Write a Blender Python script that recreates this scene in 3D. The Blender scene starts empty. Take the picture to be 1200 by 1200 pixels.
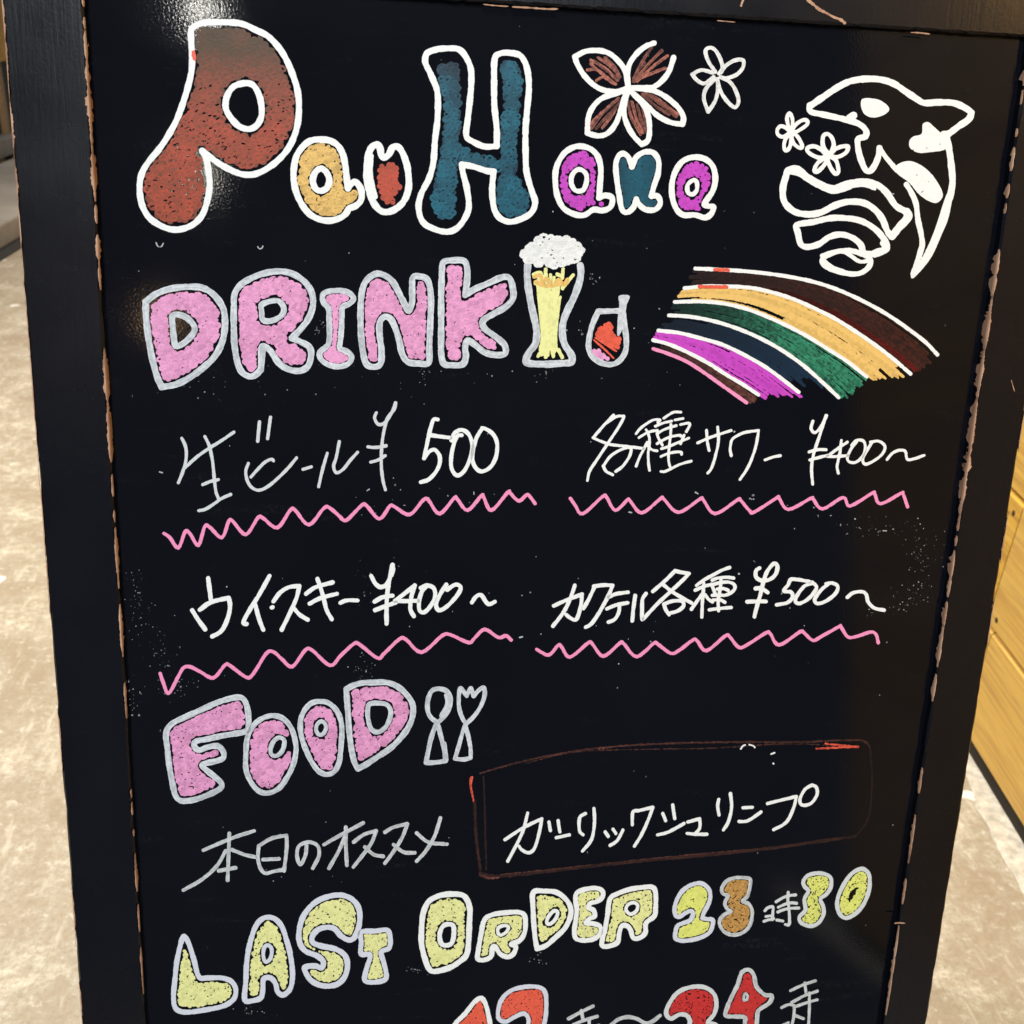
import bpy, math, random
import numpy as np
from mathutils import Matrix, Vector

rng = np.random.default_rng(7)
random.seed(7)
S = bpy.context.scene
COL = S.collection

# ------------------------------------------------------------------ camera
# Calibrated from the vanishing points of the sign's stiles and top rail
# (photo 1200 x 1200 px, principal point in the middle).
F_PX, PP = 1230.0, 600.0
LEAN = math.radians(13.0)          # the sign leans back
def unit(v):
    v = np.asarray(v, float); return v / np.linalg.norm(v)
c_r = unit((10171.0, 62.6, F_PX))                 # board's right axis in camera axes (x right, y down, z forward)
c_d = unit((-178.0, 4747.0, F_PX)); c_d = unit(c_d - c_r * c_d.dot(c_r))
c_n = -np.cross(c_r, c_d)                         # board's front normal, towards the camera
c_u = math.cos(LEAN) * (-c_d) + math.sin(LEAN) * c_n
c_y = np.cross(c_u, c_r)
M = np.array([c_r, c_y, c_u])                     # camera axes -> world axes
def ray(px, py):
    px = np.asarray(px, float); py = np.asarray(py, float)
    return np.stack([(px - PP) / F_PX, (py - PP) / F_PX, np.ones_like(px)], -1)
L_IN = lambda y: 101 + 0.06 * y                   # inner edge of the left stile in the photo
R_IN = lambda y: 1207.4 - 0.1469 * y
TOP = lambda x: 4 + 0.0645 * (x - 560)
def hit1(px, py, off=0.0, dist=1.0):
    """pixel -> camera-space point on the panel plane (off = metres in front of it)"""
    d = ray(px, py); p0 = ray(600., 600.) * dist + c_n * off
    t = (p0 @ c_n) / (d @ c_n)
    return d * t[..., None]
a, b = hit1(L_IN(600.), 600.), hit1(R_IN(600.), 600.)
DIST = 0.50 / abs((b - a) @ c_r)                  # panel is 0.50 m wide
def board_xy(px, py, off=0.0):
    p = hit1(px, py, off, DIST)
    return p @ c_r, -(p @ c_d)
xl, _ = board_xy(L_IN(600.), 600.); xr, _ = board_xy(R_IN(600.), 600.)
_, yt = board_xy(600., TOP(600.))
X_MID = float((xl + xr) / 2)
SLANT = 1.0; RAIL = 0.047
Y_BASE = float(yt) + 0.05 - SLANT                 # board coordinate of the foot
PROUD = 0.006                                     # frame stands this far in front of the panel
pz = float((ray(600., 600.) * DIST) @ c_n)        # panel plane offset along the normal
# origin of board coordinates (foot of the sign, middle, on the panel plane) in camera axes
O_cam = c_r * X_MID - c_d * Y_BASE + c_n * pz
CAM = -(M @ O_cam)                                # camera position when that foot is the world origin
def to_world(pc): return np.asarray(pc) @ M.T + CAM
def on_plane(px, py, p0, n):
    d = M @ ray(px, py); t = ((np.asarray(p0) - CAM) @ n) / (d @ n)
    return CAM + d * t
def on_floor(px, py, z=0.0): return on_plane(px, py, (0, 0, z), np.array([0, 0, 1.0]))
def board(px, py, off=0.0):
    """photo pixel -> sign-local coordinates (x right, y up the board, z out of the panel)"""
    x, y = board_xy(px, py, off)
    return np.stack([x - X_MID, y - Y_BASE, np.full_like(x, off)], -1)

cam_d = bpy.data.cameras.new('camera'); cam = bpy.data.objects.new('camera', cam_d); COL.objects.link(cam)
right, up, back = M @ (1, 0, 0), M @ (0, -1, 0), M @ (0, 0, -1)
cam.matrix_world = Matrix([[right[i], up[i], back[i], CAM[i]] for i in range(3)] + [[0, 0, 0, 1]])
cam_d.sensor_width = 36; cam_d.lens = 36 * F_PX / 1200; cam_d.clip_start = 0.02; cam_d.clip_end = 200
cam_d.dof.use_dof = True; cam_d.dof.focus_distance = DIST; cam_d.dof.aperture_fstop = 17
S.camera = cam

# ------------------------------------------------------------------ light
S.view_settings.view_transform = 'Standard'; S.view_settings.look = 'None'
S.view_settings.exposure = 0.0; S.view_settings.gamma = 1.0
w = bpy.data.worlds.new('World'); S.world = w; w.use_nodes = True
w.node_tree.nodes['Background'].inputs[0].default_value = (0.70, 0.80, 1.0, 1)
w.node_tree.nodes['Background'].inputs[1].default_value = 0.20
SIGN_ROT = Matrix([[1, 0, 0], [0, math.sin(LEAN), -math.cos(LEAN)], [0, math.cos(LEAN), math.sin(LEAN)]])
def area(name, loc, target, size, power, col):
    l = bpy.data.lights.new(name, 'AREA'); l.shape = 'DISK'; l.size = size; l.energy = power; l.color = col
    o = bpy.data.objects.new(name, l); COL.objects.link(o); o.location = loc
    o.rotation_euler = (Vector(target) - Vector(loc)).to_track_quat('-Z', 'Y').to_euler()
    return o
def bulb(name, px, py, dist, radius, power, col):
    """a bulb behind the photographer, where the glossy paint mirrors it at this photo pixel"""
    p = Vector((*board(np.array(px), np.array(py)),)); P = SIGN_ROT @ p
    d = (P - Vector(CAM)).normalized(); n = SIGN_ROT @ Vector((0, 0, 1))
    loc = P + (d - 2 * d.dot(n) * n) * dist
    l = bpy.data.lights.new(name, 'POINT'); l.energy = power; l.shadow_soft_size = radius; l.color = col
    o = bpy.data.objects.new(name, l); COL.objects.link(o); o.location = loc
    return o
area('ceiling_lamp', (-0.4, -2.3, 2.8), (0.0, 0.2, 0.5), 0.9, 98, (0.92, 0.98, 1.0))
area('ceiling_lamp', (-2.2, 1.6, 2.9), (-2.0, 2.2, 0.0), 0.8, 120, (1.0, 0.96, 0.88))
area('ceiling_lamp', (0.1, 1.3, 2.9), (0.9, 0.9, 0.2), 0.7, 68, (1.0, 0.90, 0.72))
bulb('bulb_lamp', 236, 12, 2.6, 0.022, 5.0, (1.0, 0.97, 0.9))
bulb('bulb_lamp', 232, 205, 2.4, 0.018, 2.5, (1.0, 0.95, 0.8))
bulb('bulb_lamp', 190, 374, 2.4, 0.03, 1.2, (1.0, 0.62, 0.3))
bulb('wall_lamp', 1275, -75, 0.56, 0.08, 2.4, (1.0, 0.58, 0.20))

# ------------------------------------------------------------------ helpers
def link(o, parent=None):
    COL.objects.link(o)
    if parent is not None: o.parent = parent
    return o
def tag(o, label=None, cat=None, group=None, kind=None):
    if label: o['label'] = label
    if cat: o['category'] = cat
    if group: o['group'] = group
    if kind: o['kind'] = kind
    return o
def mesh_obj(name, verts, faces, mat, parent=None, smooth=False):
    me = bpy.data.meshes.new(name); me.from_pydata([tuple(map(float, v)) for v in verts], [], faces); me.update()
    if mat: me.materials.append(mat)
    if smooth: me.polygons.foreach_set('use_smooth', [True] * len(me.polygons))
    return link(bpy.data.objects.new(name, me), parent)
def empty(name, loc=(0, 0, 0)):
    o = bpy.data.objects.new(name, None); o.location = loc; o.empty_display_size = 0.1; return link(o)

class NT:
    def __init__(s, name):
        s.m = bpy.data.materials.new(name); s.m.use_nodes = True; s.t = s.m.node_tree
        s.b = s.t.nodes['Principled BSDF']
    def n(s, typ, **kw):
        x = s.t.nodes.new(typ)
        for k, v in kw.items():
            if k in x.inputs: x.inputs[k].default_value = v
            else: setattr(x, k, v)
        return x
    def l(s, a, b): s.t.links.new(a, b)
    def coord(s, scale=(1, 1, 1), rot=(0, 0, 0)):
        tc = s.n('ShaderNodeTexCoord'); mp = s.n('ShaderNodeMapping'); s.l(tc.outputs['Object'], mp.inputs[0])
        mp.inputs['Scale'].default_value = scale; mp.inputs['Rotation'].default_value = rot
        return mp.outputs[0]
    def noise(s, vec, scale, detail=4, rough=0.55, dist=0.0):
        x = s.n('ShaderNodeTexNoise', Scale=scale, Detail=detail, Roughness=rough, Distortion=dist); s.l(vec, x.inputs['Vector']); return x.outputs['Fac']
    def ramp(s, fac, stops):
        x = s.n('ShaderNodeValToRGB'); e = x.color_ramp.elements
        while len(e) < len(stops): e.new(0.5)
        for el, (p, c) in zip(e, stops):
            el.position = p; el.color = (*c, 1) if not isinstance(c, (int, float)) else (c, c, c, 1)
        s.l(fac, x.inputs[0]); return x.outputs[0]
    def mix(s, fac, A, B, mode='MIX'):
        x = s.n('ShaderNodeMix', data_type='RGBA', blend_type=mode)
        for sock, v in ((x.inputs[0], fac), (x.inputs[6], A), (x.inputs[7], B)):
            if isinstance(v, (int, float)): sock.default_value = v
            elif isinstance(v, tuple): sock.default_value = (*v, 1)
            else: s.l(v, sock)
        return x.outputs[2]
    def math(s, op, A, B=0.0):
        x = s.n('ShaderNodeMath', operation=op)
        for sock, v in ((x.inputs[0], A), (x.inputs[1], B)):
            if isinstance(v, (int, float)): sock.default_value = v
            else: s.l(v, sock)
        return x.outputs[0]
    def bump(s, h, strength, dist):
        x = s.n('ShaderNodeBump', Strength=strength, Distance=dist); s.l(h, x.inputs['Height']); s.l(x.outputs[0], s.b.inputs['Normal'])
    def out(s, col=None, rough=None, spec=None):
        for k, v in (('Base Color', col), ('Roughness', rough), ('Specular IOR Level', spec)):
            if v is None: continue
            if isinstance(v, (int, float)): s.b.inputs[k].default_value = v
            elif isinstance(v, tuple): s.b.inputs[k].default_value = (*v, 1)
            else: s.l(v, s.b.inputs[k])
        return s.m

def mat_panel():
    t = NT('black_gloss_board'); v = t.coord()
    base = t.mix(t.ramp(t.noise(v, 5, 5), [(0.35, 0), (0.7, 1)]), (0.0026, 0.0030, 0.0052), (0.0045, 0.0050, 0.0082))
    # wiped chalk haze: faint cloudy smears and long wiping strokes
    wipe = t.noise(t.coord((3, 26, 1), (0, 0, 0.35)), 3.2, 6, 0.65)
    cloud = t.noise(v, 9, 6, 0.7, 0.6)
    haze = t.math('MULTIPLY', t.ramp(wipe, [(0.55, 0), (0.85, 1)]), t.ramp(cloud, [(0.5, 0), (0.8, 1)]))
    fine = t.ramp(t.noise(v, 420, 3, 0.7), [(0.45, 0), (0.75, 1)])
    base = t.mix(t.math('MULTIPLY', haze, t.math('MULTIPLY', fine, 0.26)), base, (0.35, 0.37, 0.40))
    rough = t.ramp(t.noise(v, 14, 5), [(0.3, 0.055), (0.75, 0.085)])
    t.bump(t.noise(v, 800, 2, 0.5), 0.04, 0.0006)
    return t.out(base, rough, 0.20)
def mat_frame():
    t = NT('black_painted_wood'); v = t.coord()
    base = t.mix(t.ramp(t.noise(v, 8, 6), [(0.3, 0), (0.75, 1)]), (0.0032, 0.0036, 0.0065), (0.0058, 0.0060, 0.0090))
    dust = t.ramp(t.noise(v, 260, 5, 0.75), [(0.66, 0), (0.84, 0.10)])
    base = t.mix(dust, base, (0.3, 0.3, 0.3))
    grain = t.noise(t.coord((60, 3, 60)), 8, 4)
    rough = t.ramp(t.noise(v, 20, 5), [(0.3, 0.22), (0.75, 0.34)])
    t.bump(t.math('ADD', grain, t.math('MULTIPLY', t.noise(v, 500, 3), 0.5)), 0.10, 0.0009)
    return t.out(base, rough, 0.24)
def mat_barewood():
    t = NT('bare_chipped_wood'); v = t.coord((1, 0.25, 1))
    return t.out(t.ramp(t.noise(v, 130, 5, 0.7), [(0.25, (0.09, 0.045, 0.028)), (0.45, (0.42, 0.24, 0.155)), (0.8, (0.68, 0.47, 0.34))]), 0.75, 0.2)
def mat_ink(name, thin, full, rough=0.42):
    t = NT(name); at = t.n('ShaderNodeAttribute', attribute_name='ink_load'); v = t.coord()
    n = t.noise(v, 520, 3, 0.6)
    d = t.math('MULTIPLY', at.outputs['Fac'], t.math('ADD', t.math('MULTIPLY', n, 0.36), 0.82))
    t.bump(n, 0.25, 0.0004)
    return t.out(t.ramp(d, [(0.0, thin), (1.0, full)]), rough, 0.2)
MP, MF, MW = mat_panel(), mat_frame(), mat_barewood()
INK = dict(
    white=mat_ink('white_marker_ink', (0.25, 0.27, 0.28), (0.86, 0.88, 0.88)),
    silver=mat_ink('silver_grey_marker_ink', (0.16, 0.17, 0.20), (0.68, 0.73, 0.78)),
    grey=mat_ink('pale_grey_marker_ink', (0.14, 0.145, 0.155), (0.64, 0.68, 0.70)),
    lavender=mat_ink('pale_lavender_marker_ink', (0.2, 0.2, 0.25), (0.66, 0.69, 0.78)),
    pink=mat_ink('pink_marker_ink', (0.22, 0.07, 0.15), (0.84, 0.37, 0.64)),
    pinkline=mat_ink('rose_marker_ink', (0.3, 0.05, 0.13), (0.88, 0.30, 0.53)),
    yellow=mat_ink('pale_yellow_marker_ink', (0.20, 0.20, 0.06), (0.82, 0.83, 0.36)),
    lime=mat_ink('lime_yellow_marker_ink', (0.20, 0.22, 0.04), (0.76, 0.80, 0.20)),
    gold=mat_ink('gold_marker_ink', (0.10, 0.06, 0.02), (0.80, 0.52, 0.16)),
    orange=mat_ink('orange_marker_ink', (0.08, 0.04, 0.015), (0.62, 0.34, 0.10)),
    red=mat_ink('red_marker_ink', (0.05, 0.008, 0.006), (0.58, 0.036, 0.036)),
    coral=mat_ink('coral_red_marker_ink', (0.25, 0.03, 0.02), (0.80, 0.12, 0.07)),
    rust=mat_ink('rust_red_marker_ink', (0.072, 0.044, 0.022), (0.50, 0.078, 0.045)),
    brown=mat_ink('thin_brown_marker_ink', (0.006, 0.005, 0.006), (0.42, 0.145, 0.105)),
    redbrown=mat_ink('dark_red_brown_marker_ink', (0.007, 0.005, 0.006), (0.36, 0.075, 0.04)),
    purple=mat_ink('purple_marker_ink', (0.09, 0.01, 0.09), (0.56, 0.065, 0.55)),
    teal=mat_ink('teal_marker_ink', (0.006, 0.014, 0.03), (0.012, 0.125, 0.19)),
    green=mat_ink('green_marker_ink', (0.003, 0.012, 0.012), (0.035, 0.26, 0.15)),
    navy=mat_ink('navy_marker_ink', (0.0035, 0.006, 0.012), (0.008, 0.055, 0.13)),
    dust=mat_ink('chalk_dust', (0.012, 0.013, 0.016), (0.55, 0.57, 0.58), 0.8),
)

# ------------------------------------------------------------------ setting: floor and wall
def mat_floor():
    t = NT('worn_concrete'); v = t.coord()
    big = t.noise(v, 1.6, 6, 0.6, 0.4); mid = t.noise(v, 9, 7, 0.68, 0.5); fine = t.noise(v, 70, 5, 0.7)
    base = t.ramp(big, [(0.3, (0.34, 0.295, 0.225)), (0.5, (0.44, 0.395, 0.315)), (0.7, (0.52, 0.485, 0.41))])
    base = t.mix(t.ramp(mid, [(0.36, 0.9), (0.56, 0)]), base, (0.33, 0.265, 0.19))
    base = t.mix(t.ramp(mid, [(0.55, 0), (0.68, 0.75)]), base, (0.74, 0.69, 0.57))
    grit = t.noise(v, 190, 6, 0.75)
    base = t.mix(t.ramp(fine, [(0.38, 0.7), (0.56, 0)]), base, (0.34, 0.275, 0.19))
    base = t.mix(t.ramp(fine, [(0.56, 0), (0.70, 0.55)]), base, (0.78, 0.74, 0.64))
    base = t.mix(t.ramp(grit, [(0.36, 0.55), (0.52, 0)]), base, (0.27, 0.215, 0.15))
    streak = t.noise(t.coord((18, 3, 1), (0, 0, 0.7)), 3.0, 6, 0.7)
    base = t.mix(t.ramp(streak, [(0.56, 0), (0.74, 0.6)]), base, (0.76, 0.72, 0.61))
    spots = t.noise(v, 17, 2, 0.4)
    base = t.mix(t.ramp(spots, [(0.70, 0), (0.735, 0.9)]), base, (0.84, 0.83, 0.78))
    t.bump(t.math('ADD', t.math('MULTIPLY', mid, 0.7), t.math('MULTIPLY', fine, 0.4)), 0.5, 0.006)
    return t.out(base, t.ramp(mid, [(0.3, 0.5), (0.7, 0.75)]), 0.4)
def mat_plank(i):
    t = NT('yellow_pine_plank'); v = t.coord((1.1, 26, 26)); vr = t.n('ShaderNodeObjectInfo')
    off = t.n('ShaderNodeVectorMath', operation='ADD'); comb = t.n('ShaderNodeCombineXYZ')
    t.l(t.math('MULTIPLY', vr.outputs['Random'], 37.0), comb.inputs[0]); t.l(t.math('MULTIPLY', vr.outputs['Random'], 91.0), comb.inputs[2])
    t.l(v, off.inputs[0]); t.l(comb.outputs[0], off.inputs[1]); v = off.outputs[0]
    g = t.noise(v, 1.5, 6, 0.6, 1.1); f = t.noise(v, 7, 4, 0.7)
    base = t.ramp(g, [(0.28, (0.46, 0.23, 0.028)), (0.5, (0.71, 0.42, 0.062)), (0.75, (0.80, 0.54, 0.12))])
    base = t.mix(t.ramp(f, [(0.34, 0.75), (0.54, 0)]), base, (0.36, 0.16, 0.02))
    base = t.mix(vr.outputs['Random'], base, t.mix(0.45, base, (0.70, 0.48, 0.16)))
    t.bump(t.math('ADD', g, t.math('MULTIPLY', f, 0.4)), 0.25, 0.002)
    return t.out(base, t.ramp(f, [(0.3, 0.35), (0.7, 0.5)]), 0.45)
def flat_mat(name, col, rough=0.6, spec=0.4, var=0.25, scale=8.0):
    t = NT(name); n = t.noise(t.coord(), scale, 5, 0.6)
    dark = tuple(c * (1 - var) for c in col); lite = tuple(min(1, c * (1 + var)) for c in col)
    return t.out(t.ramp(n, [(0.3, dark), (0.7, lite)]), rough, spec)
M_FLOOR = mat_floor(); M_PLANK = mat_plank(0)
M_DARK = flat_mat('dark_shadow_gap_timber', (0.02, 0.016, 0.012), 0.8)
M_MORTAR = flat_mat('pale_cement', (0.58, 0.53, 0.45), 0.85, 0.3, 0.32, 75)

fl = mesh_obj('floor', [(-12, -0.45, 0), (12, -0.45, 0), (12, 12, 0), (-12, 12, 0)], [(0, 1, 2, 3)], M_FLOOR)
tag(fl, 'worn beige concrete floor with pale stains', kind='structure')

# timber wall beside the sign: its foot is the line (1137,884)-(1200,990) of the photo
W1, W2 = on_floor(1134.5, 889), on_floor(1200, 999)
wd = unit(W1 - W2); wn = np.array([-wd[1], wd[0], 0.0])        # wd points away from the camera
if wn @ (CAM - W1) < 0: wn = -wn
def on_wall(px, py):
    p = on_plane(px, py, W1, wn); return (p - W1) @ wd, p[2]
h_gap = on_wall(1136.7, 884)[1]
h_gap = 0.024
_, h2 = on_wall(1160.5, 735.8); _, h1 = on_wall(1186.7, 577)
s_joint, _ = on_wall(1197, 605)
wall = empty('timber_wall', tuple(W1)); tag(wall, 'yellow pine board wall standing right beside the sign', 'wall')
wall.matrix_world = Matrix([[wd[0], wn[0], 0, W1[0]], [wd[1], wn[1], 0, W1[1]], [0, 0, 1, 0], [0, 0, 0, 1]])
S0, S1 = -1.4, 3.0
def plank(s0, s1, z0, z1, proud):
    """board with chamfered long edges; local x along the wall, y out of the wall"""
    c, th = 0.005, 0.018
    L = s1 - s0; x0, x1 = 0.0012, L - 0.0012
    prof = [(0, z0 + 0.001), (0, z1 - 0.001), (th - c, z1 - 0.001), (th, z1 - c), (th, z0 + c), (th - c, z0 + 0.001)]
    vs = [(x, y, z - z0) for x in (x0, x1) for y, z in prof]; k = len(prof)
    fs = [[i, (i + 1) % k, k + (i + 1) % k, k + i] for i in range(k)] + [list(range(k))[::-1], list(range(k, 2 * k))]
    o = mesh_obj('plank', vs, fs, M_PLANK, wall); o.location = (s0, proud, z0); return o
pitch = h1 - h2
rows = [h_gap, h2, h1]
while rows[-1] < 2.5: rows.append(rows[-1] + pitch)
NAIL = flat_mat('dark_nail_head', (0.035, 0.022, 0.012), 0.5)
def nail(pl, s, z):
    vs, fs = [], []
    for j, (r, y) in enumerate(((0.0042, 0.0), (0.0042, 0.0006), (0.002, 0.0012))):
        for i in range(10):
            an = i * math.tau / 10; vs.append((r * math.cos(an), y, r * math.sin(an)))
    for j in range(2):
        for i in range(10): fs.append([j * 10 + i, j * 10 + (i + 1) % 10, j * 10 + 10 + (i + 1) % 10, j * 10 + 10 + i])
    fs.append(list(range(20, 30)))
    o = mesh_obj('nail', vs, fs, NAIL, pl); o.location = (s, 0.0175, z); return o
for i in range(len(rows) - 1):
    z0, z1 = rows[i], rows[i + 1]
    cut = s_joint if i == 1 else rng.uniform(-1.4, 0.9)
    cuts = [S0] + sorted([cut, cut + 1.82, cut - 1.82]) + [S1]
    cuts = [c for c in cuts if S0 <= c <= S1]
    pr = -0.019 + rng.uniform(0, 0.0025)
    for a_, b_ in zip(cuts[:-1], cuts[1:]):
        if b_ - a_ < 0.05: continue
        p_ = plank(a_, b_, z0, z1, pr)
        for e in ((0.03, b_ - a_ - 0.03) if i > 1 else ()):
            for zz in (0.022, (z1 - z0) - 0.022): nail(p_, e, zz)
        if i == 1:
            for (qx, qy) in ((1188.5, 601.5), (1168.5, 727)):
                sq, zq = on_wall(qx, qy)
                if a_ + 0.005 < sq < b_ - 0.005: nail(p_, sq - a_, zq - z0)
vs = [(S0, -0.03, 0), (S1, -0.03, 0), (S1, -0.03, 2.5), (S0, -0.03, 2.5), (S0, -0.021, 0), (S1, -0.021, 0), (S1, -0.021, 2.5), (S0, -0.021, 2.5)]
bk = mesh_obj('backing_board', vs, [(0, 1, 2, 3), (7, 6, 5, 4), (0, 4, 5, 1), (3, 2, 6, 7), (0, 3, 7, 4), (1, 5, 6, 2)], M_DARK, wall)
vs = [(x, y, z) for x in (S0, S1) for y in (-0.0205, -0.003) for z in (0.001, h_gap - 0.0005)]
mesh_obj('gap_shade_strip', vs, [(0, 1, 3, 2), (4, 6, 7, 5), (0, 4, 5, 1), (2, 3, 7, 6), (0, 2, 6, 4), (1, 5, 7, 3)], M_DARK, wall)  # dark flush strip standing in for the shaded gap below the planks
# pale cement fillet on the floor along the wall, with a ragged edge and a crack
def ragged(n, amp, step):
    k = rng.normal(0, 1, int(n / step) + 3); x = np.arange(n) / step; return amp * np.interp(x, np.arange(len(k)), k)
N = 700; ss = np.linspace(-1.6, 1.8, N)
edge = 0.027 + ragged(N, 0.005, 30) + ragged(N, 0.0035, 7) + ragged(N, 0.0015, 2); 
vs, fs = [], []
for i in range(N):
    for y, z in ((-0.018, 0.0045), (edge[i] - 0.004, 0.0045), (edge[i], 0.0003)): vs.append((ss[i], y, z))
for i in range(N - 1):
    for j in range(2): fs.append([3 * i + j, 3 * i + 3 + j, 3 * i + 4 + j, 3 * i + 1 + j])
fillet = mesh_obj('cement_fillet', vs, fs, M_MORTAR); fillet.matrix_world = wall.matrix_world
tag(fillet, 'pale cement strip on the floor along the timber wall', kind='structure')

# far shop front seen past the sign's left edge
A0, A1 = on_floor(0, 297), on_floor(25, 282)
sd = unit(A1 - A0); sn = np.array([-sd[1], sd[0], 0.0])
if sn @ (A0 - CAM) < 0: sn = -sn                    # sn points away from the camera
base_m = Matrix([[sd[0], sn[0], 0, A0[0]], [sd[1], sn[1], 0, A0[1]], [0, 0, 1, 0], [0, 0, 0, 1]])
def boxm(name, x0, x1, y0, y1, z0, z1, mat, parent=None, bev=0.0):
    vs = [(x, y, z) for x in (x0, x1) for y in (y0, y1) for z in (z0, z1)]
    o = mesh_obj(name, vs, [(0, 1, 3, 2), (4, 6, 7, 5), (0, 4, 5, 1), (2, 3, 7, 6), (0, 2, 6, 4), (1, 5, 7, 3)], mat, parent)
    if bev:
        b_ = o.modifiers.new('bevel', 'BEVEL'); b_.width = bev; b_.segments = 2
    return o
step = boxm('step', -3.5, 3.5, 0.02, 0.45, -0.01, 0.075, flat_mat('grey_stone_step', (0.38, 0.35, 0.31), 0.7, 0.3, 0.2, 5), None, 0.008)
step.matrix_world = base_m; tag(step, 'low grey stone step before the far shop front', kind='structure')
shade_strip = boxm('step_shade_strip', -3.5, 3.5, -0.04, 0.02, 0.001, 0.004, flat_mat('dark_step_shade', (0.03, 0.028, 0.025), 0.8))  # thin dark strip laid down as the shadow at the step's foot
shade_strip.matrix_world = base_m; tag(shade_strip, 'dark strip painting in the shadow along the foot of the step', kind='structure')
def shop_line(px, py, ydepth):
    p = on_plane(px, py, A0 + sn * ydepth, sn); return (p - A0) @ sd, p[2]
YD = 0.55
sh = empty('shop_front'); sh.matrix_world = base_m; tag(sh, 'far timber and glass shop front beyond the sign', 'shop front')
zg = lambda py, px=6: shop_line(px, py, YD)[1]
xg = lambda px, py=200: shop_line(px, py, YD)[0]
z_r0, z_r1, z_top = zg(178), zg(158), zg(70)
boxm('base_panel', -3.5, xg(8), YD, YD + 0.05, 0.0, z_r0, flat_mat('cream_panel', (0.55, 0.47, 0.30), 0.5), sh)
boxm('post', xg(8), xg(17), YD - 0.03, YD + 0.06, 0.0, z_r0 + 0.01, flat_mat('dark_door_post', (0.02, 0.022, 0.03), 0.5), sh)
boxm('base_panel', xg(17), 3.5, YD, YD + 0.05, 0.0, z_r0, bpy.data.materials['cream_panel'], sh)
boxm('sill_rail', -3.5, 3.5, YD - 0.05, YD + 0.07, z_r0 + 0.001, z_r1, flat_mat('grey_sill', (0.30, 0.28, 0.25), 0.6), sh)
gl = NT('dark_green_glass'); gl.out((0.012, 0.03, 0.018), 0.08, 0.5)
boxm('pane', -3.5, 3.5, YD + 0.02, YD + 0.03, z_r1 + 0.001, z_top, gl.m, sh)
M_YW = flat_mat('yellow_timber', (0.50, 0.30, 0.075), 0.5)
for x in (xg(4, 130), xg(4, 130) + 0.9, xg(4, 130) - 0.9):
    boxm('mullion', x, x + 0.035, YD - 0.005, YD + 0.05, z_r1 + 0.001, z_top, flat_mat('tan_mullion', (0.30, 0.20, 0.11), 0.5), sh)
boxm('fascia', -3.5, 3.5, YD - 0.02, YD + 0.06, z_top + 0.001, z_top + 1.6, M_YW, sh)
boxm('planter_box', xg(-14), xg(2.5, 262), 0.14, 0.34, 0.0745, 0.0745 + 0.11, flat_mat('blue_plastic', (0.02, 0.03, 0.09), 0.4), None, 0.006)
pb = bpy.data.objects['planter_box']; pb.matrix_world = base_m; tag(pb, 'small dark blue box standing on the stone step', 'box')

# ------------------------------------------------------------------ the sign: frame and panel
sign = empty('sandwich_board_sign')
sign.matrix_world = SIGN_ROT.to_4x4()
tag(sign, 'black framed menu sandwich board hand lettered in coloured paint markers', 'sign')
H_TOP = float(yt) - Y_BASE                              # panel's upper edge up the board
XO_L = float(board(np.array(2 + 0.0783 * 600), np.array(600.), PROUD)[0])
XO_R = float(board(np.array(1198 - 0.1586 * 100), np.array(600.), PROUD)[0])
XI_L, XI_R = -0.25, 0.25
def rail(name, x0, x1, y0, y1, z0, z1, along, jit_edges):
    """squared timber with slightly knocked, uneven arrises"""
    n = 160; vs, fs = [], []
    c = 0.0012
    prof = [(0, z0), (1, z0), (1, z1 - c), (1 - c, z1), (c, z1), (0, z1 - c)]
    for i in range(n + 1):
        t = i / n
        for (u, z) in prof:
            j = (rng.normal(0, 0.00016), 0) if z > z0 else (0, 0)
            if along == 'y':
                wd_ = x1 - x0; x = x0 + (wd_ * round(u) + (c if u == c else -c if u == 1 - c else 0)) + j[0]; y = y0 + (y1 - y0) * t
            else:
                wd_ = y1 - y0; y = y0 + (wd_ * round(u) + (c if u == c else -c if u == 1 - c else 0)) + j[0]; x = x0 + (x1 - x0) * t
            vs.append((x, y, z + j[1] * 0.4))
    k = len(prof)
    for i in range(n):
        for q in range(k):
            f = [i * k + q, i * k + (q + 1) % k, (i + 1) * k + (q + 1) % k, (i + 1) * k + q]
            fs.append(f if along == 'x' else f[::-1])
    f0 = list(range(k)); f1 = list(range(n * k, n * k + k))
    fs.append(f0[::-1] if along == 'x' else f0); fs.append(f1 if along == 'x' else f1[::-1])
    return mesh_obj(name, vs, fs, MF, sign)
TH = -0.016
stile_l = rail('stile', XO_L, XI_L, 0.0, SLANT, TH, PROUD, 'y', True)
stile_r = rail('stile', XI_R, XO_R, 0.0, SLANT, TH, PROUD, 'y', True)
top_rail = rail('top_rail', XI_L + 0.0004, XI_R - 0.0004, H_TOP, SLANT, TH, PROUD - 0.0008, 'x', True)
bot_rail = rail('bottom_rail', XI_L + 0.0004, XI_R - 0.0004, 0.10, 0.155, TH, PROUD - 0.0008, 'x', True)
panel = mesh_obj('panel', [(x, y, z) for z in (-0.004, 0) for (x, y) in ((XI_L - .004, .15), (XI_R + .004, .15), (XI_R + .004, H_TOP + .004), (XI_L - .004, H_TOP + .004))],
                 [(3, 2, 1, 0), (4, 5, 6, 7), (0, 1, 5, 4), (1, 2, 6, 5), (2, 3, 7, 6), (3, 0, 4, 7)], MP, sign)
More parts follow.
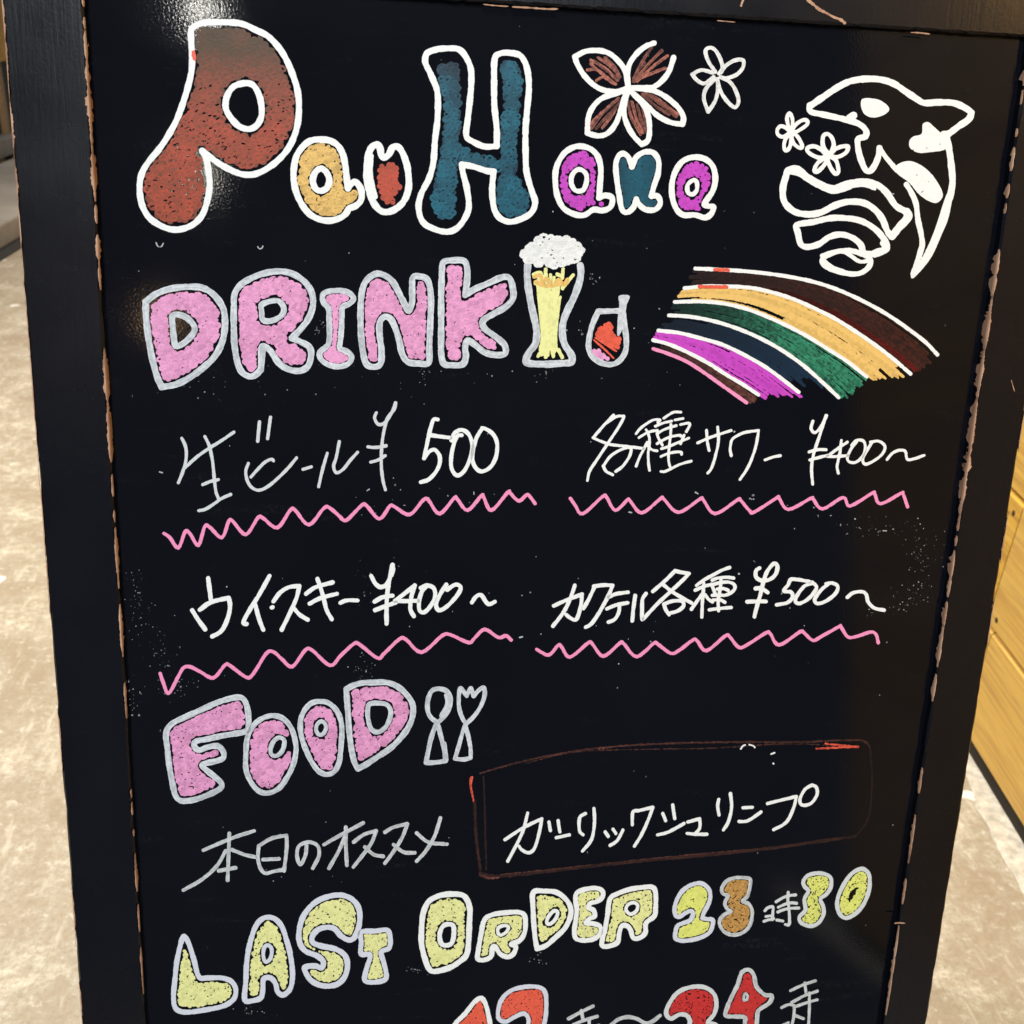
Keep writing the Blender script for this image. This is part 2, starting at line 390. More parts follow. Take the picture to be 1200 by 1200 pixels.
# rear leg frame, hinged at the head
back_ang = 2 * LEAN
def rear(name, x0, x1, l0, l1, th=0.02):
    hy, hz = SLANT - 0.005, TH - 0.001
    dy, dz = -math.cos(back_ang), -math.sin(back_ang); ny, nz = math.sin(back_ang), -math.cos(back_ang)
    vs = [(x, hy + dy * l + ny * q, hz + dz * l + nz * q) for x in (x0, x1) for l in (l0, l1) for q in (0, th)]
    return mesh_obj(name, vs, [(0, 1, 3, 2), (4, 6, 7, 5), (0, 4, 5, 1), (2, 3, 7, 6), (0, 2, 6, 4), (1, 5, 7, 3)], MF, sign)
rear('rear_leg', XO_L, XI_L, 0.0, 0.985); rear('rear_leg', XI_R, XO_R, 0.0, 0.985)
rear('rear_rail', XI_L + .0004, XI_R - .0004, 0.0, 0.05); rear('rear_rail', XI_L + .0004, XI_R - .0004, 0.82, 0.87)
for hx in (-0.18, 0.18):
    mesh_obj('hinge', [(x, y, z) for x in (hx - .02, hx + .02) for y in (SLANT - .002, SLANT + .003) for z in (TH - .018, TH + .014)],
             [(0, 1, 3, 2), (4, 6, 7, 5), (0, 4, 5, 1), (2, 3, 7, 6), (0, 2, 6, 4), (1, 5, 7, 3)], flat_mat('steel_hinge', (0.4, 0.4, 0.4), 0.35), sign)

_vn = rng.random((64, 64))
def vnoise(X, Y):
    xi = np.floor(X).astype(int); yi = np.floor(Y).astype(int); fx, fy = X - xi, Y - yi
    fx, fy = fx * fx * (3 - 2 * fx), fy * fy * (3 - 2 * fy)
    g = lambda i, j: _vn[i % 64, j % 64]
    return (g(xi, yi) * (1 - fx) + g(xi + 1, yi) * fx) * (1 - fy) + (g(xi, yi + 1) * (1 - fx) + g(xi + 1, yi + 1) * fx) * fy

# bare wood showing along the knocked arrises: (from y, to y, px on the front, px on the side)
def worn(parent, pxf, spans, outward, side_depth, zfront, name='paint_chip'):
    """spans along an arris given by the photo line pxf(y); ragged strip on the face plus the side of the timber"""
    for (y0, y1, wf, ws) in spans:
        vs, fs = [], []; wf = wf * 0.5
        n = max(6, int((y1 - y0) / 0.9)); ys = np.linspace(y0, y1, n)
        q = board(np.array([pxf(v) for v in ys]), ys, zfront)
        env = np.clip(np.minimum(ys - y0, y1 - ys) / max(8, 0.3 * (y1 - y0)), 0, 1) ** 0.7
        env = env * np.clip(0.25 + 1.5 * vnoise(ys * 0.09 + 3, ys * 0 + y0) + 0.6 * (vnoise(ys * 0.5, ys * 0 + y1) - 0.5), 0.05, 1.3)
        a_ = np.clip((wf + ragged(n, wf * 0.45, 5) + ragged(n, wf * 0.3, 1.6)) * env, 0, None) * 0.00047
        s_ = np.maximum(0.0004, np.clip((ws + ragged(n, ws * 0.35, 4)) * env, 0, 1) * side_depth)
        k0 = len(vs)
        xe = parent_edge[parent.name]
        for i in range(n):
            y = q[i, 1]
            vs += [(xe - outward * 0.0003, y, zfront - s_[i]), (xe - outward * 0.0003, y, zfront - 0.0009), (xe + outward * 0.0001, y, zfront + 0.0003),
                   (xe + outward * (0.0001 + a_[i] + 0.0005 * min(1, env[i])), y, zfront + 0.0003)]
        for i in range(n - 1):
            for j in range(3): fs.append([k0 + 4 * i + j, k0 + 4 * i + 4 + j, k0 + 4 * i + 5 + j, k0 + 4 * i + 1 + j])
        mesh_obj(name, vs, fs, MW, parent)
parent_edge = {}
parent_edge[stile_l.name] = XI_L
worn(stile_l, L_IN, [(-10, 8, .6, .5), (20, 34, .5, .2), (36, 70, .6, .5), (70, 170, 3.6, 1), (168, 236, 2.2, .8), (240, 262, .7, .4), (275, 305, 1.6, .7),
    (305, 340, .4, .3), (408, 470, 2.6, 1), (470, 542, 1.4, .9), (556, 582, .2, .3), (598, 612, .2, .25), (618, 690, .8, .5), (708, 770, .9, .5),
    (800, 842, .4, .35), (925, 935, .6, .3), (940, 955, .9, .4), (972, 980, .6, .4), (1000, 1045, .5, .4), (1060, 1092, .3, .3), (1110, 1165, .3, .25)], -1, 0.0055, PROUD)
parent_edge[stile_r.name] = XI_R
worn(stile_r, R_IN, [(72, 100, .8, .5), (105, 122, .4, .3), (150, 160, .4, .3), (172, 200, .6, .5), (215, 232, .5, .4), (238, 250, .5, .4), (292, 350, 1.4, .8), (345, 470, 2.2, 1),
    (465, 605, 3.2, 1), (602, 622, .5, .5), (628, 640, .4, .3), (645, 700, .5, .6), (705, 735, .3, .5), (732, 782, .7, .6), (790, 822, .4, .4), (900, 930, .2, .4),
    (955, 1012, .2, .3), (1030, 1060, .1, .25), (1085, 1190, .1, .25)], 1, 0.0055, PROUD)
parent_edge[stile_l.name] = XO_L
worn(stile_l, lambda y: 2 + 0.0783 * y, [(-20, 118, .9, .5), (118, 175, 1.6, .6), (175, 235, 1.2, .6), (232, 300, .3, .5), (330, 560, .1, .25), (560, 720, .1, .2), (830, 905, .8, .4), (1040, 1110, .7, .4), (1150, 1210, .5, .3)], 1, 0.012, PROUD)
parent_edge[stile_r.name] = XO_R
worn(stile_r, lambda y: 1198 - 0.1586 * (y - 500), [(480, 530, .3, .3), (600, 660, .6, .4), (700, 760, .3, .2)], -1, 0.012, PROUD)

# ------------------------------------------------------------------ marker drawing: strokes are traced in photo pixels and laid on the panel
GS = 0.56                                               # raster step in photo px for the ink contours
HT = {'fill': 0.00012, 'line': 0.00022}
def crop(x0, y0, s):
    def f(txt):
        out = []
        for part in txt.split('/'):
            v = np.array(part.split(), float).reshape(-1, 2); out.append(np.stack([x0 + v[:, 0] / s, y0 + v[:, 1] / s], -1))
        return out
    return f
def smooth(P, closed=False, sub=5):
    P = np.asarray(P, float)
    if len(P) < 3: return P
    n = len(P); out = []
    rngi = range(n if closed else n - 1)
    g = (lambda i: P[i % n]) if closed else (lambda i: P[min(max(i, 0), n - 1)])
    for i in rngi:
        p0, p1, p2, p3 = g(i - 1), g(i), g(i + 1), g(i + 2)
        if np.allclose(p1, p2): out.append(p1[None]); continue
        if np.allclose(p0, p1): p0 = p1 - (p2 - p1) * 0.5
        if np.allclose(p2, p3): p3 = p2 + (p2 - p1) * 0.5
        t = (np.arange(sub) / sub)[:, None]
        out.append(0.5 * (2 * p1 + (p2 - p0) * t + (2 * p0 - 5 * p1 + 4 * p2 - p3) * t ** 2 + (3 * p1 - p0 - 3 * p2 + p3) * t ** 3))
    out.append((P[:1] if closed else P[-1:]))
    return np.concatenate(out)
def inside(poly, X, Y):
    r = np.zeros(np.shape(X), bool); n = len(poly)
    for i in range(n):
        x1, y1 = poly[i]; x2, y2 = poly[(i + 1) % n]
        if y1 == y2: continue
        c = ((y1 > Y) != (y2 > Y)) & (X < (x2 - x1) * (Y - y1) / (y2 - y1) + x1); r ^= c
    return r
def segdist(X, Y, poly, closed=True):
    d = np.full(np.shape(X), 1e9); n = len(poly)
    for i in range(n if closed else n - 1):
        ax, ay = poly[i]; bx, by = poly[(i + 1) % n]; vx, vy = bx - ax, by - ay; L = vx * vx + vy * vy
        if L < 1e-9: continue
        t = np.clip(((X - ax) * vx + (Y - ay) * vy) / L, 0, 1); d = np.minimum(d, np.hypot(X - ax - t * vx, Y - ay - t * vy))
    return d
class Ink:
    """collects strokes, dabs and blobs of one marker colour and turns their union into one thin, ragged-edged sheet on the panel"""
    def __init__(s): s.ops = []; s.cut = []
    def stroke(s, P, w, closed=False, dens=1.0, sub=5, taper=0):
        P = smooth(P, closed, sub) if len(P) > 2 else np.asarray(P, float)
        s.ops.append(('s', P, w / 2, dens, taper)); return s
    def dab(s, x, y, r, dens=1.0): s.ops.append(('d', x, y, r, dens)); return s
    def ring(s, x, y, r, hw, dens=1.0, sq=1.0, an=0.0):
        t = np.linspace(0, math.tau, 11); ex, ey = r * np.cos(t), r * sq * np.sin(t)
        P = np.stack([x + ex * math.cos(an) - ey * math.sin(an), y + ex * math.sin(an) + ey * math.cos(an)], -1)
        s.ops.append(('s', P, hw, dens, -1)); return s
    def blob(s, poly, dens=1.0): s.ops.append(('p', smooth(poly, True, 4), dens)); return s
    def hole(s, x, y, a, b, an): s.cut.append((x, y, a, b, an)); return s
    def build(s, name, ink, parent, layer='line', style='marker', rough=0.22, label=None, extra=0.0):
        lo = np.array([1e9, 1e9]); hi = -lo
        for o in s.ops:
            if o[0] == 's': q, m = o[1], o[2]
            elif o[0] == 'd': q, m = np.array([[o[1], o[2]]]), o[3]
            else: q, m = o[1], 1
            lo = np.minimum(lo, q.min(0) - m - 2); hi = np.maximum(hi, q.max(0) + m + 2)
        nx, ny = (np.ceil((hi - lo) / GS).astype(int) + 1)
        gx = lo[0] + np.arange(nx) * GS; gy = lo[1] + np.arange(ny) * GS
        Fd = np.full((ny, nx), -9.0); D = np.ones((ny, nx)); U = np.zeros((ny, nx)); V = np.zeros((ny, nx))
        def win(x0, y0, x1, y1):
            i0 = max(0, int((x0 - lo[0]) / GS)); i1 = min(nx, int((x1 - lo[0]) / GS) + 2)
            j0 = max(0, int((y0 - lo[1]) / GS)); j1 = min(ny, int((y1 - lo[1]) / GS) + 2)
            return (slice(j0, j1), slice(i0, i1)), gx[None, i0:i1], gy[j0:j1, None]
        for o in s.ops:
            if o[0] == 's':
                _, P, hw, dens, taper = o; cum = rng.uniform(0, 500); n = len(P)
                for i in range(n - 1):
                    a_, b_ = P[i], P[i + 1]; v = b_ - a_; L = float(v @ v)
                    if L < 1e-9: continue
                    h = hw * (1 - taper * (i / max(1, n - 2))) if taper > 0 else hw
                    h *= 1 + 0.06 * math.sin(cum * 0.21) + 0.04 * math.sin(cum * 0.53)
                    W, X, Y = win(min(a_[0], b_[0]) - h - 1, min(a_[1], b_[1]) - h - 1, max(a_[0], b_[0]) + h + 1, max(a_[1], b_[1]) + h + 1)
                    t = np.clip(((X - a_[0]) * v[0] + (Y - a_[1]) * v[1]) / L, 0, 1)
                    dx, dy = X - a_[0] - t * v[0], Y - a_[1] - t * v[1]; val = h - np.hypot(dx, dy)
                    l = math.sqrt(L); up_ = val > Fd[W]
                    Fd[W] = np.where(up_, val, Fd[W]); U[W] = np.where(up_, cum + t * l, U[W])
                    V[W] = np.where(up_, (dx * -v[1] + dy * v[0]) / l / max(h, .1), V[W]); D[W] = np.where(up_, dens, D[W]); cum += l
                    if taper < 0: D[W] = np.where(val > 0, dens * (0.72 + 0.36 * np.clip(val / h, 0, 1)), D[W])
            elif o[0] == 'd':
                _, x, y, r, dens = o; W, X, Y = win(x - r - 1, y - r - 1, x + r + 1, y + r + 1)
                d = np.hypot(X - x, Y - y); val = r - d; Fd[W] = np.maximum(Fd[W], val)
                D[W] = np.where(val > 0, dens - 0.16 * np.clip((d / r - 0.66) * 3, 0, 1), D[W])
            else:
                _, P, dens = o; W, X, Y = win(*P.min(0), *P.max(0)); XX, YY = np.broadcast_arrays(X, Y)
                sg = np.where(inside(P, XX, YY), 1, -1) * segdist(XX, YY, P); up_ = sg > Fd[W]; Fd[W] = np.maximum(Fd[W], sg); D[W] = np.where(up_, dens, D[W])
        XX, YY = np.meshgrid(gx, gy)
        for (x, y, a_, b_, an) in s.cut:
            W, X, Y = win(x - a_ - 1, y - a_ - 1, x + a_ + 1, y + a_ + 1)
            ex = (X - x) * math.cos(an) + (Y - y) * math.sin(an); ey = -(X - x) * math.sin(an) + (Y - y) * math.cos(an)
            Fd[W] = np.minimum(Fd[W], (np.hypot(ex / a_, ey / b_) - 1) * b_)
        Fd = Fd + (vnoise(XX * 0.55, YY * 0.55) - 0.5) * rough * 1.4 + (vnoise(XX * 1.3 + 9, YY * 1.3) - 0.5) * rough
        if style == 'silver':
            st = vnoise(V * 2.6 + 17.3, U / 26.0) * 0.55 + vnoise(XX * 0.33, YY * 0.33) * 0.45
            D = D * (0.36 + 0.82 * st) + 0.14 * np.clip(np.abs(V) * 2.2 - 1.2, 0, 1)
        elif style == 'marker': D = D * (0.93 + 0.1 * vnoise(XX * 0.25, YY * 0.25))
        elif style == 'dry': 
            st = vnoise(V * 3.1 + 5, U / 14.0) * 0.6 + vnoise(XX * 0.4, YY * 0.4) * 0.4; D = D * (0.08 + 1.9 * st ** 1.7)
        else: D = D * (0.82 + 0.3 * vnoise(XX * 0.3, YY * 0.3)) 
        # marching squares
        c = np.stack([Fd[:-1, :-1], Fd[:-1, 1:], Fd[1:, 1:], Fd[1:, :-1]], 0); ins = c > 0
        code = ins[0] * 1 + ins[1] * 2 + ins[2] * 4 + ins[3] * 8
        Np = nx * ny; J, I = np.mgrid[0:ny - 1, 0:nx - 1]
        cid = [J * nx + I, J * nx + I + 1, (J + 1) * nx + I + 1, (J + 1) * nx + I]
        eid = [Np + J * nx + I, 2 * Np + J * nx + I + 1, Np + (J + 1) * nx + I, 2 * Np + J * nx + I]
        loops, sizes = [], []
        for k in range(1, 16):
            m = code == k
            if not m.any(): continue
            bits = [(k >> q) & 1 for q in range(4)]; ids = []
            for q in range(4):
                if bits[q]: ids.append(cid[q][m])
                if bits[q] != bits[(q + 1) % 4]: ids.append(eid[q][m])
            A = np.stack(ids[::-1], -1)
            loops.append(A.reshape(-1)); sizes.append(np.full(len(A), A.shape[1]))
        if not loops: return None
        loops = np.concatenate(loops); sizes = np.concatenate(sizes)
        uq, inv = np.unique(loops, return_inverse=True)
        kind = uq // Np; idx = uq % Np; jj, ii = idx // nx, idx % nx
        x = gx[ii].copy(); y = gy[jj].copy()
        fA = Fd.reshape(-1)[idx]
        nb = np.where(kind == 1, idx + 1, np.where(kind == 2, idx + nx, idx)); nb = np.minimum(nb, Np - 1); fB = Fd.reshape(-1)[nb]
        t = np.where(kind > 0, fA / np.where(np.abs(fA - fB) < 1e-9, 1e-9, fA - fB), 0); t = np.clip(t, 0, 1)
        x += np.where(kind == 1, t * GS, 0); y += np.where(kind == 2, t * GS, 0)
        dens = D.reshape(-1)[idx] * (1 - t) + D.reshape(-1)[nb] * t
        co = board(x, y, HT[layer] + extra)
        me = bpy.data.meshes.new(name)
        me.vertices.add(len(co)); me.vertices.foreach_set('co', co.astype(np.float32).ravel())
        me.loops.add(len(inv)); me.loops.foreach_set('vertex_index', inv.astype(np.int32).ravel())
        me.polygons.add(len(sizes)); me.polygons.foreach_set('loop_start', np.concatenate([[0], np.cumsum(sizes)[:-1]]).astype(np.int32))
        me.update(calc_edges=True)
        at = me.attributes.new('ink_load', 'FLOAT', 'POINT'); at.data.foreach_set('value', np.clip(dens, 0, 1.3).astype(np.float32))
        me.materials.append(INK[ink])
        o = link(bpy.data.objects.new(name, me), parent)
        if label: o['label'] = label
        return o

def scribble(ink, region, holes, w, gap, r, spc, specks=0.0, dens=lambda x, y: 1.0, jit=0.22, ringy=0.0, wc=None, prob=1.0, hs=1.0, thin=False):
    """fill a region with overlapping curly dabs that stop a little short of the outline"""
    region = np.asarray(region); x0, y0 = region.min(0); x1, y1 = region.max(0)
    X, Y = np.meshgrid(np.arange(x0, x1, spc), np.arange(y0, y1, spc * 0.87))
    X = X + (np.arange(X.shape[0])[:, None] % 2) * spc / 2
    X = (X + rng.normal(0, spc * jit, X.shape)).ravel(); Y = (Y + rng.normal(0, spc * jit, Y.shape)).ravel()
    ok = inside(region, X, Y) & (segdist(X, Y, region) > w / 2 + gap + r * 0.8)
    for hpoly in holes: ok &= ~inside(hpoly, X, Y) & (segdist(X, Y, hpoly) > (w if wc is None else wc) / 2 + gap * 0.8 + r * 0.8)
    ok &= rng.random(len(X)) < prob
    X, Y = X[ok], Y[ok]
    for x, y in zip(X, Y):
        d = dens(x, y) * rng.uniform(0.84, 1.1); rr = r * rng.uniform(0.85, 1.2)
        if thin: ink.ring(x, y, rr, 1.25, d, rng.uniform(0.5, 0.85), rng.uniform(-0.7, 0.2)); continue
        if rng.random() < (ringy if d > 0.2 or hs == 1 else 0.15): ink.ring(x, y, rr, rr * 0.36, d, rng.uniform(0.55, 0.95), rng.uniform(-0.6, 0.2))
        else: ink.dab(x, y, rr, d)
    n = int(len(X) * specks)
    for k in rng.integers(0, max(1, len(X)), n):
        if hs > 1 and dens(X[k], Y[k]) < rng.uniform(0.12, 0.3): continue
        ink.hole(X[k] + rng.normal(0, 1), Y[k] + rng.normal(0, 1), rng.uniform(0.5, 1.5) * hs, rng.uniform(0.35, 0.6) * hs, rng.uniform(-0.7, 0.3) if hs > 1 else rng.uniform(-1.6, 0.6))
    return len(X)

def bubble(C, outline, w, ink, name='letter', counters='', wc=None, fill=None, gap=1.2, r=3.0, spc=3.6, specks=0.12, dens=lambda x, y: 1.0,
           style='marker', ringy=0.0, region=None, label=None, extra_lines=(), two=True, noregion_holes='', hsc=1.0, curls=None, fname='letter_fill'):
    o = smooth(C(outline)[0], True); K = Ink(); K.stroke(C(outline)[0], w, True)
    hs = []
    if counters:
        for c_ in C(counters): K.stroke(c_, wc or w, True); hs.append(smooth(c_, True))
    for (ln, lw) in extra_lines:
        for q in C(ln): K.stroke(q, lw)
    root = K.build(name, ink, panel, 'line', style, label=label)
    if fill:
        Fk = Ink(); hh = list(hs)
        if noregion_holes: hh += [smooth(q, True) for q in C(noregion_holes)]
        if region:
            for q in C(region): scribble(Fk, smooth(q, True), [], 0, 0.0, r, spc, specks, dens, ringy=ringy)
        else:
            scribble(Fk, o, hh, w, gap, r, spc, specks, dens, ringy=ringy, wc=wc or w, hs=hsc)
            if two: scribble(Fk, o, hh, w, gap * 1.1, r * 0.6, spc * 0.66, specks * 0.3, dens, ringy=0, wc=wc or w)
        if curls:
            for q in ([smooth(q, True) for q in C(region)] if region else [o]):
                cr, cs, cd = curls; base = dens
                scribble(Fk, q, [] if region else hh, 0 if region else w, 0 if region else gap, cr, cs, 0, lambda x, y: cd * base(x, y) * rng.uniform(.8, 1.15), ringy=1.0, wc=wc or w, thin=True)
        if Fk.ops: 
            f = Fk.build(fname, fill, root, 'fill', 'fill', 0.35)
            if f and label: f['label'] = 'scribbled ' + INK[fill].name.split('_marker')[0].replace('_', ' ') + ' colouring inside the outline'
    return root
def write(C, txt, w, ink='white', name='character', style='marker', label=None, closed=False, rough=0.2, dens=1.0):
    K = Ink()
    for q in C(txt): K.stroke(q, w * (0.92 if name == 'character' else 1.0), closed, dens)
    return K.build(name, ink, panel, 'line', style, rough, label)

# ---------- title row
cA = crop(150, 0, 4.284); cAU = crop(330, 150, 7.0588); cB = crop(400, 20, 4.284); cC = crop(630, 30, 4.8)
def pd(x, y):
    k = np.interp(y, [25, 60, 85, 110, 140], [0.02, 0.08, 0.36, 0.56, 0.82]); k += 0.18 * (vnoise(np.array(x * .06), np.array(y * .06)) - 0.5)
    if y < 150 and x > 300: k *= 0.9
    return float(k)
bubble(cA, '316 160 330 135 375 115 440 112 520 113 580 122 640 150 700 180 750 230 790 290 825 370 850 450 858 530 852 620 828 700 790 765 735 820 670 862 610 878 550 868 480 835 420 795 372 757 372 757 395 805 405 870 410 930 400 1000 375 1075 330 1125 270 1150 210 1150 150 1125 100 1085 68 1020 58 940 70 870 105 810 155 750 205 675 245 600 275 520 300 440 318 360 322 290 318 220',
       7.2, 'white', counters='580 418 625 425 655 470 670 530 668 590 640 635 600 648 555 632 515 590 490 540 498 480 530 435', fill='rust', gap=2.2, r=4.0, spc=4.9, specks=0.24, dens=lambda x, y: 0.42 * pd(x, y), ringy=0.3, two=False, hsc=1.8, curls=(4.4, 6.4, 2.25),
       label='large white outlined letter P coloured rust red')
dot = Ink().dab(150 + 330 / 4.284, 277 / 4.284, 2.6); dot.stroke(np.array([[226.5, 61], [228, 69]]), 4.2); dot.build('ink_blot', 'coral', panel, 'line', extra=0.0001)
bubble(cAU, '320 95 400 105 465 145 505 215 525 300 535 380 545 480 548 500 548 500 570 470 605 445 640 475 662 530 655 600 610 645 560 665 530 710 480 745 410 765 330 760 250 725 190 665 140 580 110 490 98 390 110 280 140 200 200 130 260 100',
       7.4, 'white', counters='325 335 370 365 395 430 375 495 325 520 280 500 258 440 275 370', fill='gold', gap=1.5, r=2.8, spc=3.3, specks=0.12, ringy=0.1, two=False, dens=lambda x, y: 0.8, curls=(2.8, 4.2, 1.3), label='white outlined letter a coloured gold')
bubble(cAU, '790 135 815 170 825 225 850 245 890 215 915 165 960 155 1000 205 1035 300 1050 400 1050 500 1020 590 970 650 900 690 830 690 775 640 735 560 710 460 703 340 715 230 745 160',
       7.6, 'white', fill='rust', region='785 295 950 290 985 360 970 430 995 485 955 550 930 640 870 650 830 610 795 500 785 440 800 375', r=3, spc=3.6, specks=0.05,
       dens=lambda x, y: float(np.interp(y, [190, 205, 240], [0.7, 1.0, 0.95])), extra_lines=[('740 230 733 340 745 460 775 570', 6)], label='white outlined letter u with a red scribble')
bubble(cB, '440 175 480 162 530 157 590 162 625 200 650 260 652 340 645 420 635 510 627 595 660 625 720 650 780 648 780 648 780 560 768 440 767 320 770 210 800 182 850 180 900 195 930 250 942 340 935 440 925 560 925 680 930 780 955 870 973 930 955 980 910 1010 850 1028 800 1012 770 970 758 900 758 840 765 775 765 775 730 772 660 750 605 740 605 740 610 780 630 860 640 950 620 1010 580 1060 530 1078 470 1065 410 1030 388 960 400 890 440 810 462 730 470 620 482 520 485 420 478 360 450 290 422 230 425 190',
       7.0, 'white', fill='teal', region='485 235 585 235 598 330 603 480 598 640 588 700 580 880 568 1005 480 1005 452 900 490 720 512 560 512 420 488 320/590 645 700 685 800 710 880 695 860 780 700 756 590 728/800 235 895 235 905 400 890 560 878 700 895 800 940 900 925 990 850 1005 785 965 780 860 805 740 795 560 815 400',
       r=3.2, spc=4.2, specks=0.16, ringy=0.3, curls=(3.8, 6.0, 2.3), dens=lambda x, y: 0.09 + 0.36 * float(vnoise(np.array(x * .05), np.array(y * .05))) + (0.08 - 0.16 * float(np.interp(y, [70, 190], [1, 0])) * (x < 570)), label='large white outlined letter H coloured teal')
P_ = dict(gap=1.9, r=2.6, spc=3.0, specks=0.1, two=False)
bubble(cC, '230 678 290 690 335 730 355 800 352 880 345 970 345 970 380 955 420 970 410 1020 365 1040 315 1035 265 1065 210 1062 150 1030 115 970 100 890 105 800 140 730 180 695', 6.6, 'white',
       counters='230 808 270 830 275 880 255 925 215 928 190 890 195 840', wc=5.6, fill='purple', label='white outlined letter a coloured purple', **P_)
bubble(cC, '480 720 510 740 530 795 530 795 555 740 600 712 650 715 680 760 678 830 655 900 640 960 640 960 675 960 690 1000 660 1035 610 1035 575 1010 555 975 555 975 540 1020 505 1050 475 1035 460 960 445 860 440 780 455 735',
       6.4, 'white', fill='teal', gap=0.4, r=2.5, spc=2.9, specks=0.02, dens=lambda x, y: float(np.interp(x, [722, 745, 765], [0.35, 0.75, 0.55])), label='white outlined letter n coloured teal')
bubble(cC, '880 740 940 750 985 790 1000 860 985 930 940 1000 960 1015 990 1020 975 1060 940 1080 885 1065 820 1065 780 1030 757 960 757 880 780 810 820 760', 6.6, 'white',
       counters='875 870 895 880 895 925 870 950 845 935 845 895', wc=5, fill='purple', label='smaller white outlined letter a coloured purple', **P_)

# ---------- flowers
fk = write(cC, '510 350 430 372 340 350 270 290 225 220 210 175 210 175 270 145 340 140 400 155 450 195 490 250 505 320 512 350/512 345 505 270 520 210 560 155 610 115 655 98/510 350 580 350 650 345 700 310 740 255 765 180/515 350 580 355 650 365 720 400 790 460 820 515 815 555 815 555 750 545 680 510 620 455 560 400 515 360/510 365 490 430 485 490 505 560 540 620 585 668 585 668 620 645 630 580 620 500 590 440 545 390 515 360/500 365 430 385 360 410 310 460 285 520 280 605 280 605 340 620 395 605 440 550 470 470 490 400 505 365',
      6.2, 'white', 'flower_drawing', label='large five petal flower with brown tinted petals')
K = Ink()
for q in cC('540 300 590 200 640 125/545 312 620 220 700 140/560 312 650 230 730 170/590 292 650 265 720 240/540 315 560 260 600 210/600 375 690 440 780 512/620 380 700 430 770 490/590 385 660 450 740 500/640 395 720 450 790 500/505 420 530 520 580 612/530 430 555 520 590 600/560 445 580 520 600 600/590 460 605 530 612 590/455 408 360 500 300 582/470 425 400 500 330 580/440 470 400 530 365 575/430 430 340 510 295 560/300 195 380 240 450 310/340 180 400 220 460 280/380 180 430 230 465 290/280 250 340 250 420 320/330 310 370 290 430 325/300 215 350 260 440 330/320 200 400 260 455 300'):
    K.stroke(q, 3.6, dens=rng.uniform(0.35, 1.1))
K.build('petal_colouring', 'brown', fk, 'fill', 'dry', 0.5)
write(cC, '1000 260 960 200 945 140 980 125 1015 160 1040 230 1020 270/1030 265 1060 225 1110 195 1155 195 1155 235 1120 275 1065 295 1030 290/1030 290 1085 320 1120 380 1130 430 1110 460 1070 430 1030 370 1010 300/1000 300 950 350 935 410 960 485 960 485 1000 420 1015 350 1010 300/985 265 920 250 870 275 870 275 900 310 940 325 990 290',
      4.4, 'white', 'flower_drawing', label='small white outlined flower beside the large one', style='silver')
cFl = crop(900, 120, 10.909)
write(cFl, '290 350 255 280 245 190 275 140 310 200 315 290 300 350/310 350 370 270 450 225 500 235 500 280 440 330 360 375 315 380/320 390 380 440 430 530 430 580 380 570 320 510 300 400/290 400 225 470 205 550 220 610 260 600 290 530 300 400/280 370 220 320 160 305 120 350 125 410 185 440 250 410 280 380',
      4.4, 'white', 'flower_drawing', label='tiny white flower near the orca, tipped left')
write(cFl, '760 640 705 560 700 460 720 415 770 405 820 460 840 550 800 650/800 660 860 600 940 565 1020 565 1005 630 940 680 870 700 800 690/790 690 860 730 890 800 900 890 860 910 810 850 770 760 770 690/740 700 640 770 595 850 600 885 640 880 720 800 760 720/740 670 660 590 570 560 500 590 520 640 600 690 680 710 740 690',
      4.8, 'white', 'flower_drawing', label='tiny white flower just above the waves')

# ---------- orca and waves
cD = crop(890, 70, 4.444)
K = Ink()
for q in cD('265 240 330 195 400 148 470 113 550 100 630 103 700 125 760 165 820 205 860 225 930 222 1010 225 1070 250 1105 275 1105 275 1090 310 1040 345 985 385 960 388'): K.stroke(q, 7.6)
for q in cD('262 238 266 270 330 285 400 300 460 315 520 335 555 370 550 400 515 412 512 450 525 510 550 570 575 580 600 550 620 500 625 460'): K.stroke(q, 7.0)
for q in cD('470 303 490 290'): K.stroke(q, 8)
for q in cD('622 458 660 510 715 575'): K.stroke(q, 5.6)
for q in cD('530 210 570 200 630 212 675 250 660 280 610 300 565 295 535 265/850 335 880 325 910 350 950 385 985 400 990 440 960 470 900 480 830 485 785 460 780 425 800 400 845 385/975 700 1005 700 985 820 945 920 905 1010 865 1070 805 1135 790 1125 830 1060 870 985 915 880/700 565 740 535 790 528 850 555 900 600 940 660 955 710 925 745 880 735 830 700 780 640 725 600'): K.blob(q)
for q in cD('975 405 990 480 1000 560 1005 640 990 720 960 810'): K.stroke(q, 7.6)
for q in cD('765 650 790 690 815 750 825 830 840 900 848 960 835 1010 802 1115'): K.stroke(q, 6.4)
for (x, y) in ((885, 350), (870, 460), (800, 470), (845, 690), (850, 685), (780, 590), (880, 635), (820, 600), (940, 440), (620, 250)): K.hole(890 + x / 4.444, 70 + y / 4.444, rng.uniform(.5, 1.3), 0.4, rng.uniform(-1, 1))
K.build('orca_drawing', 'white', panel, label='leaping orca drawn in white marker')
K = Ink()
for q in cD('140 600 150 575 200 570 250 610 320 650 390 670 460 645 540 635 610 650 660 690 710 760 765 795 760 830 720 880 690 915 665 890 640 830 600 780 540 745 460 740 390 760 320 795 250 805 180 790 130 740 122 670'): K.stroke(q, 7.6, True)
for q in cD('150 580 200 590 260 625 330 665 390 682 470 662'): K.stroke(q, 7.0)
for q in cD('768 790 775 820 730 870 690 920'): K.stroke(q, 9)
for q in cD('470 662 540 655 600 672'): K.stroke(q, 3.4)
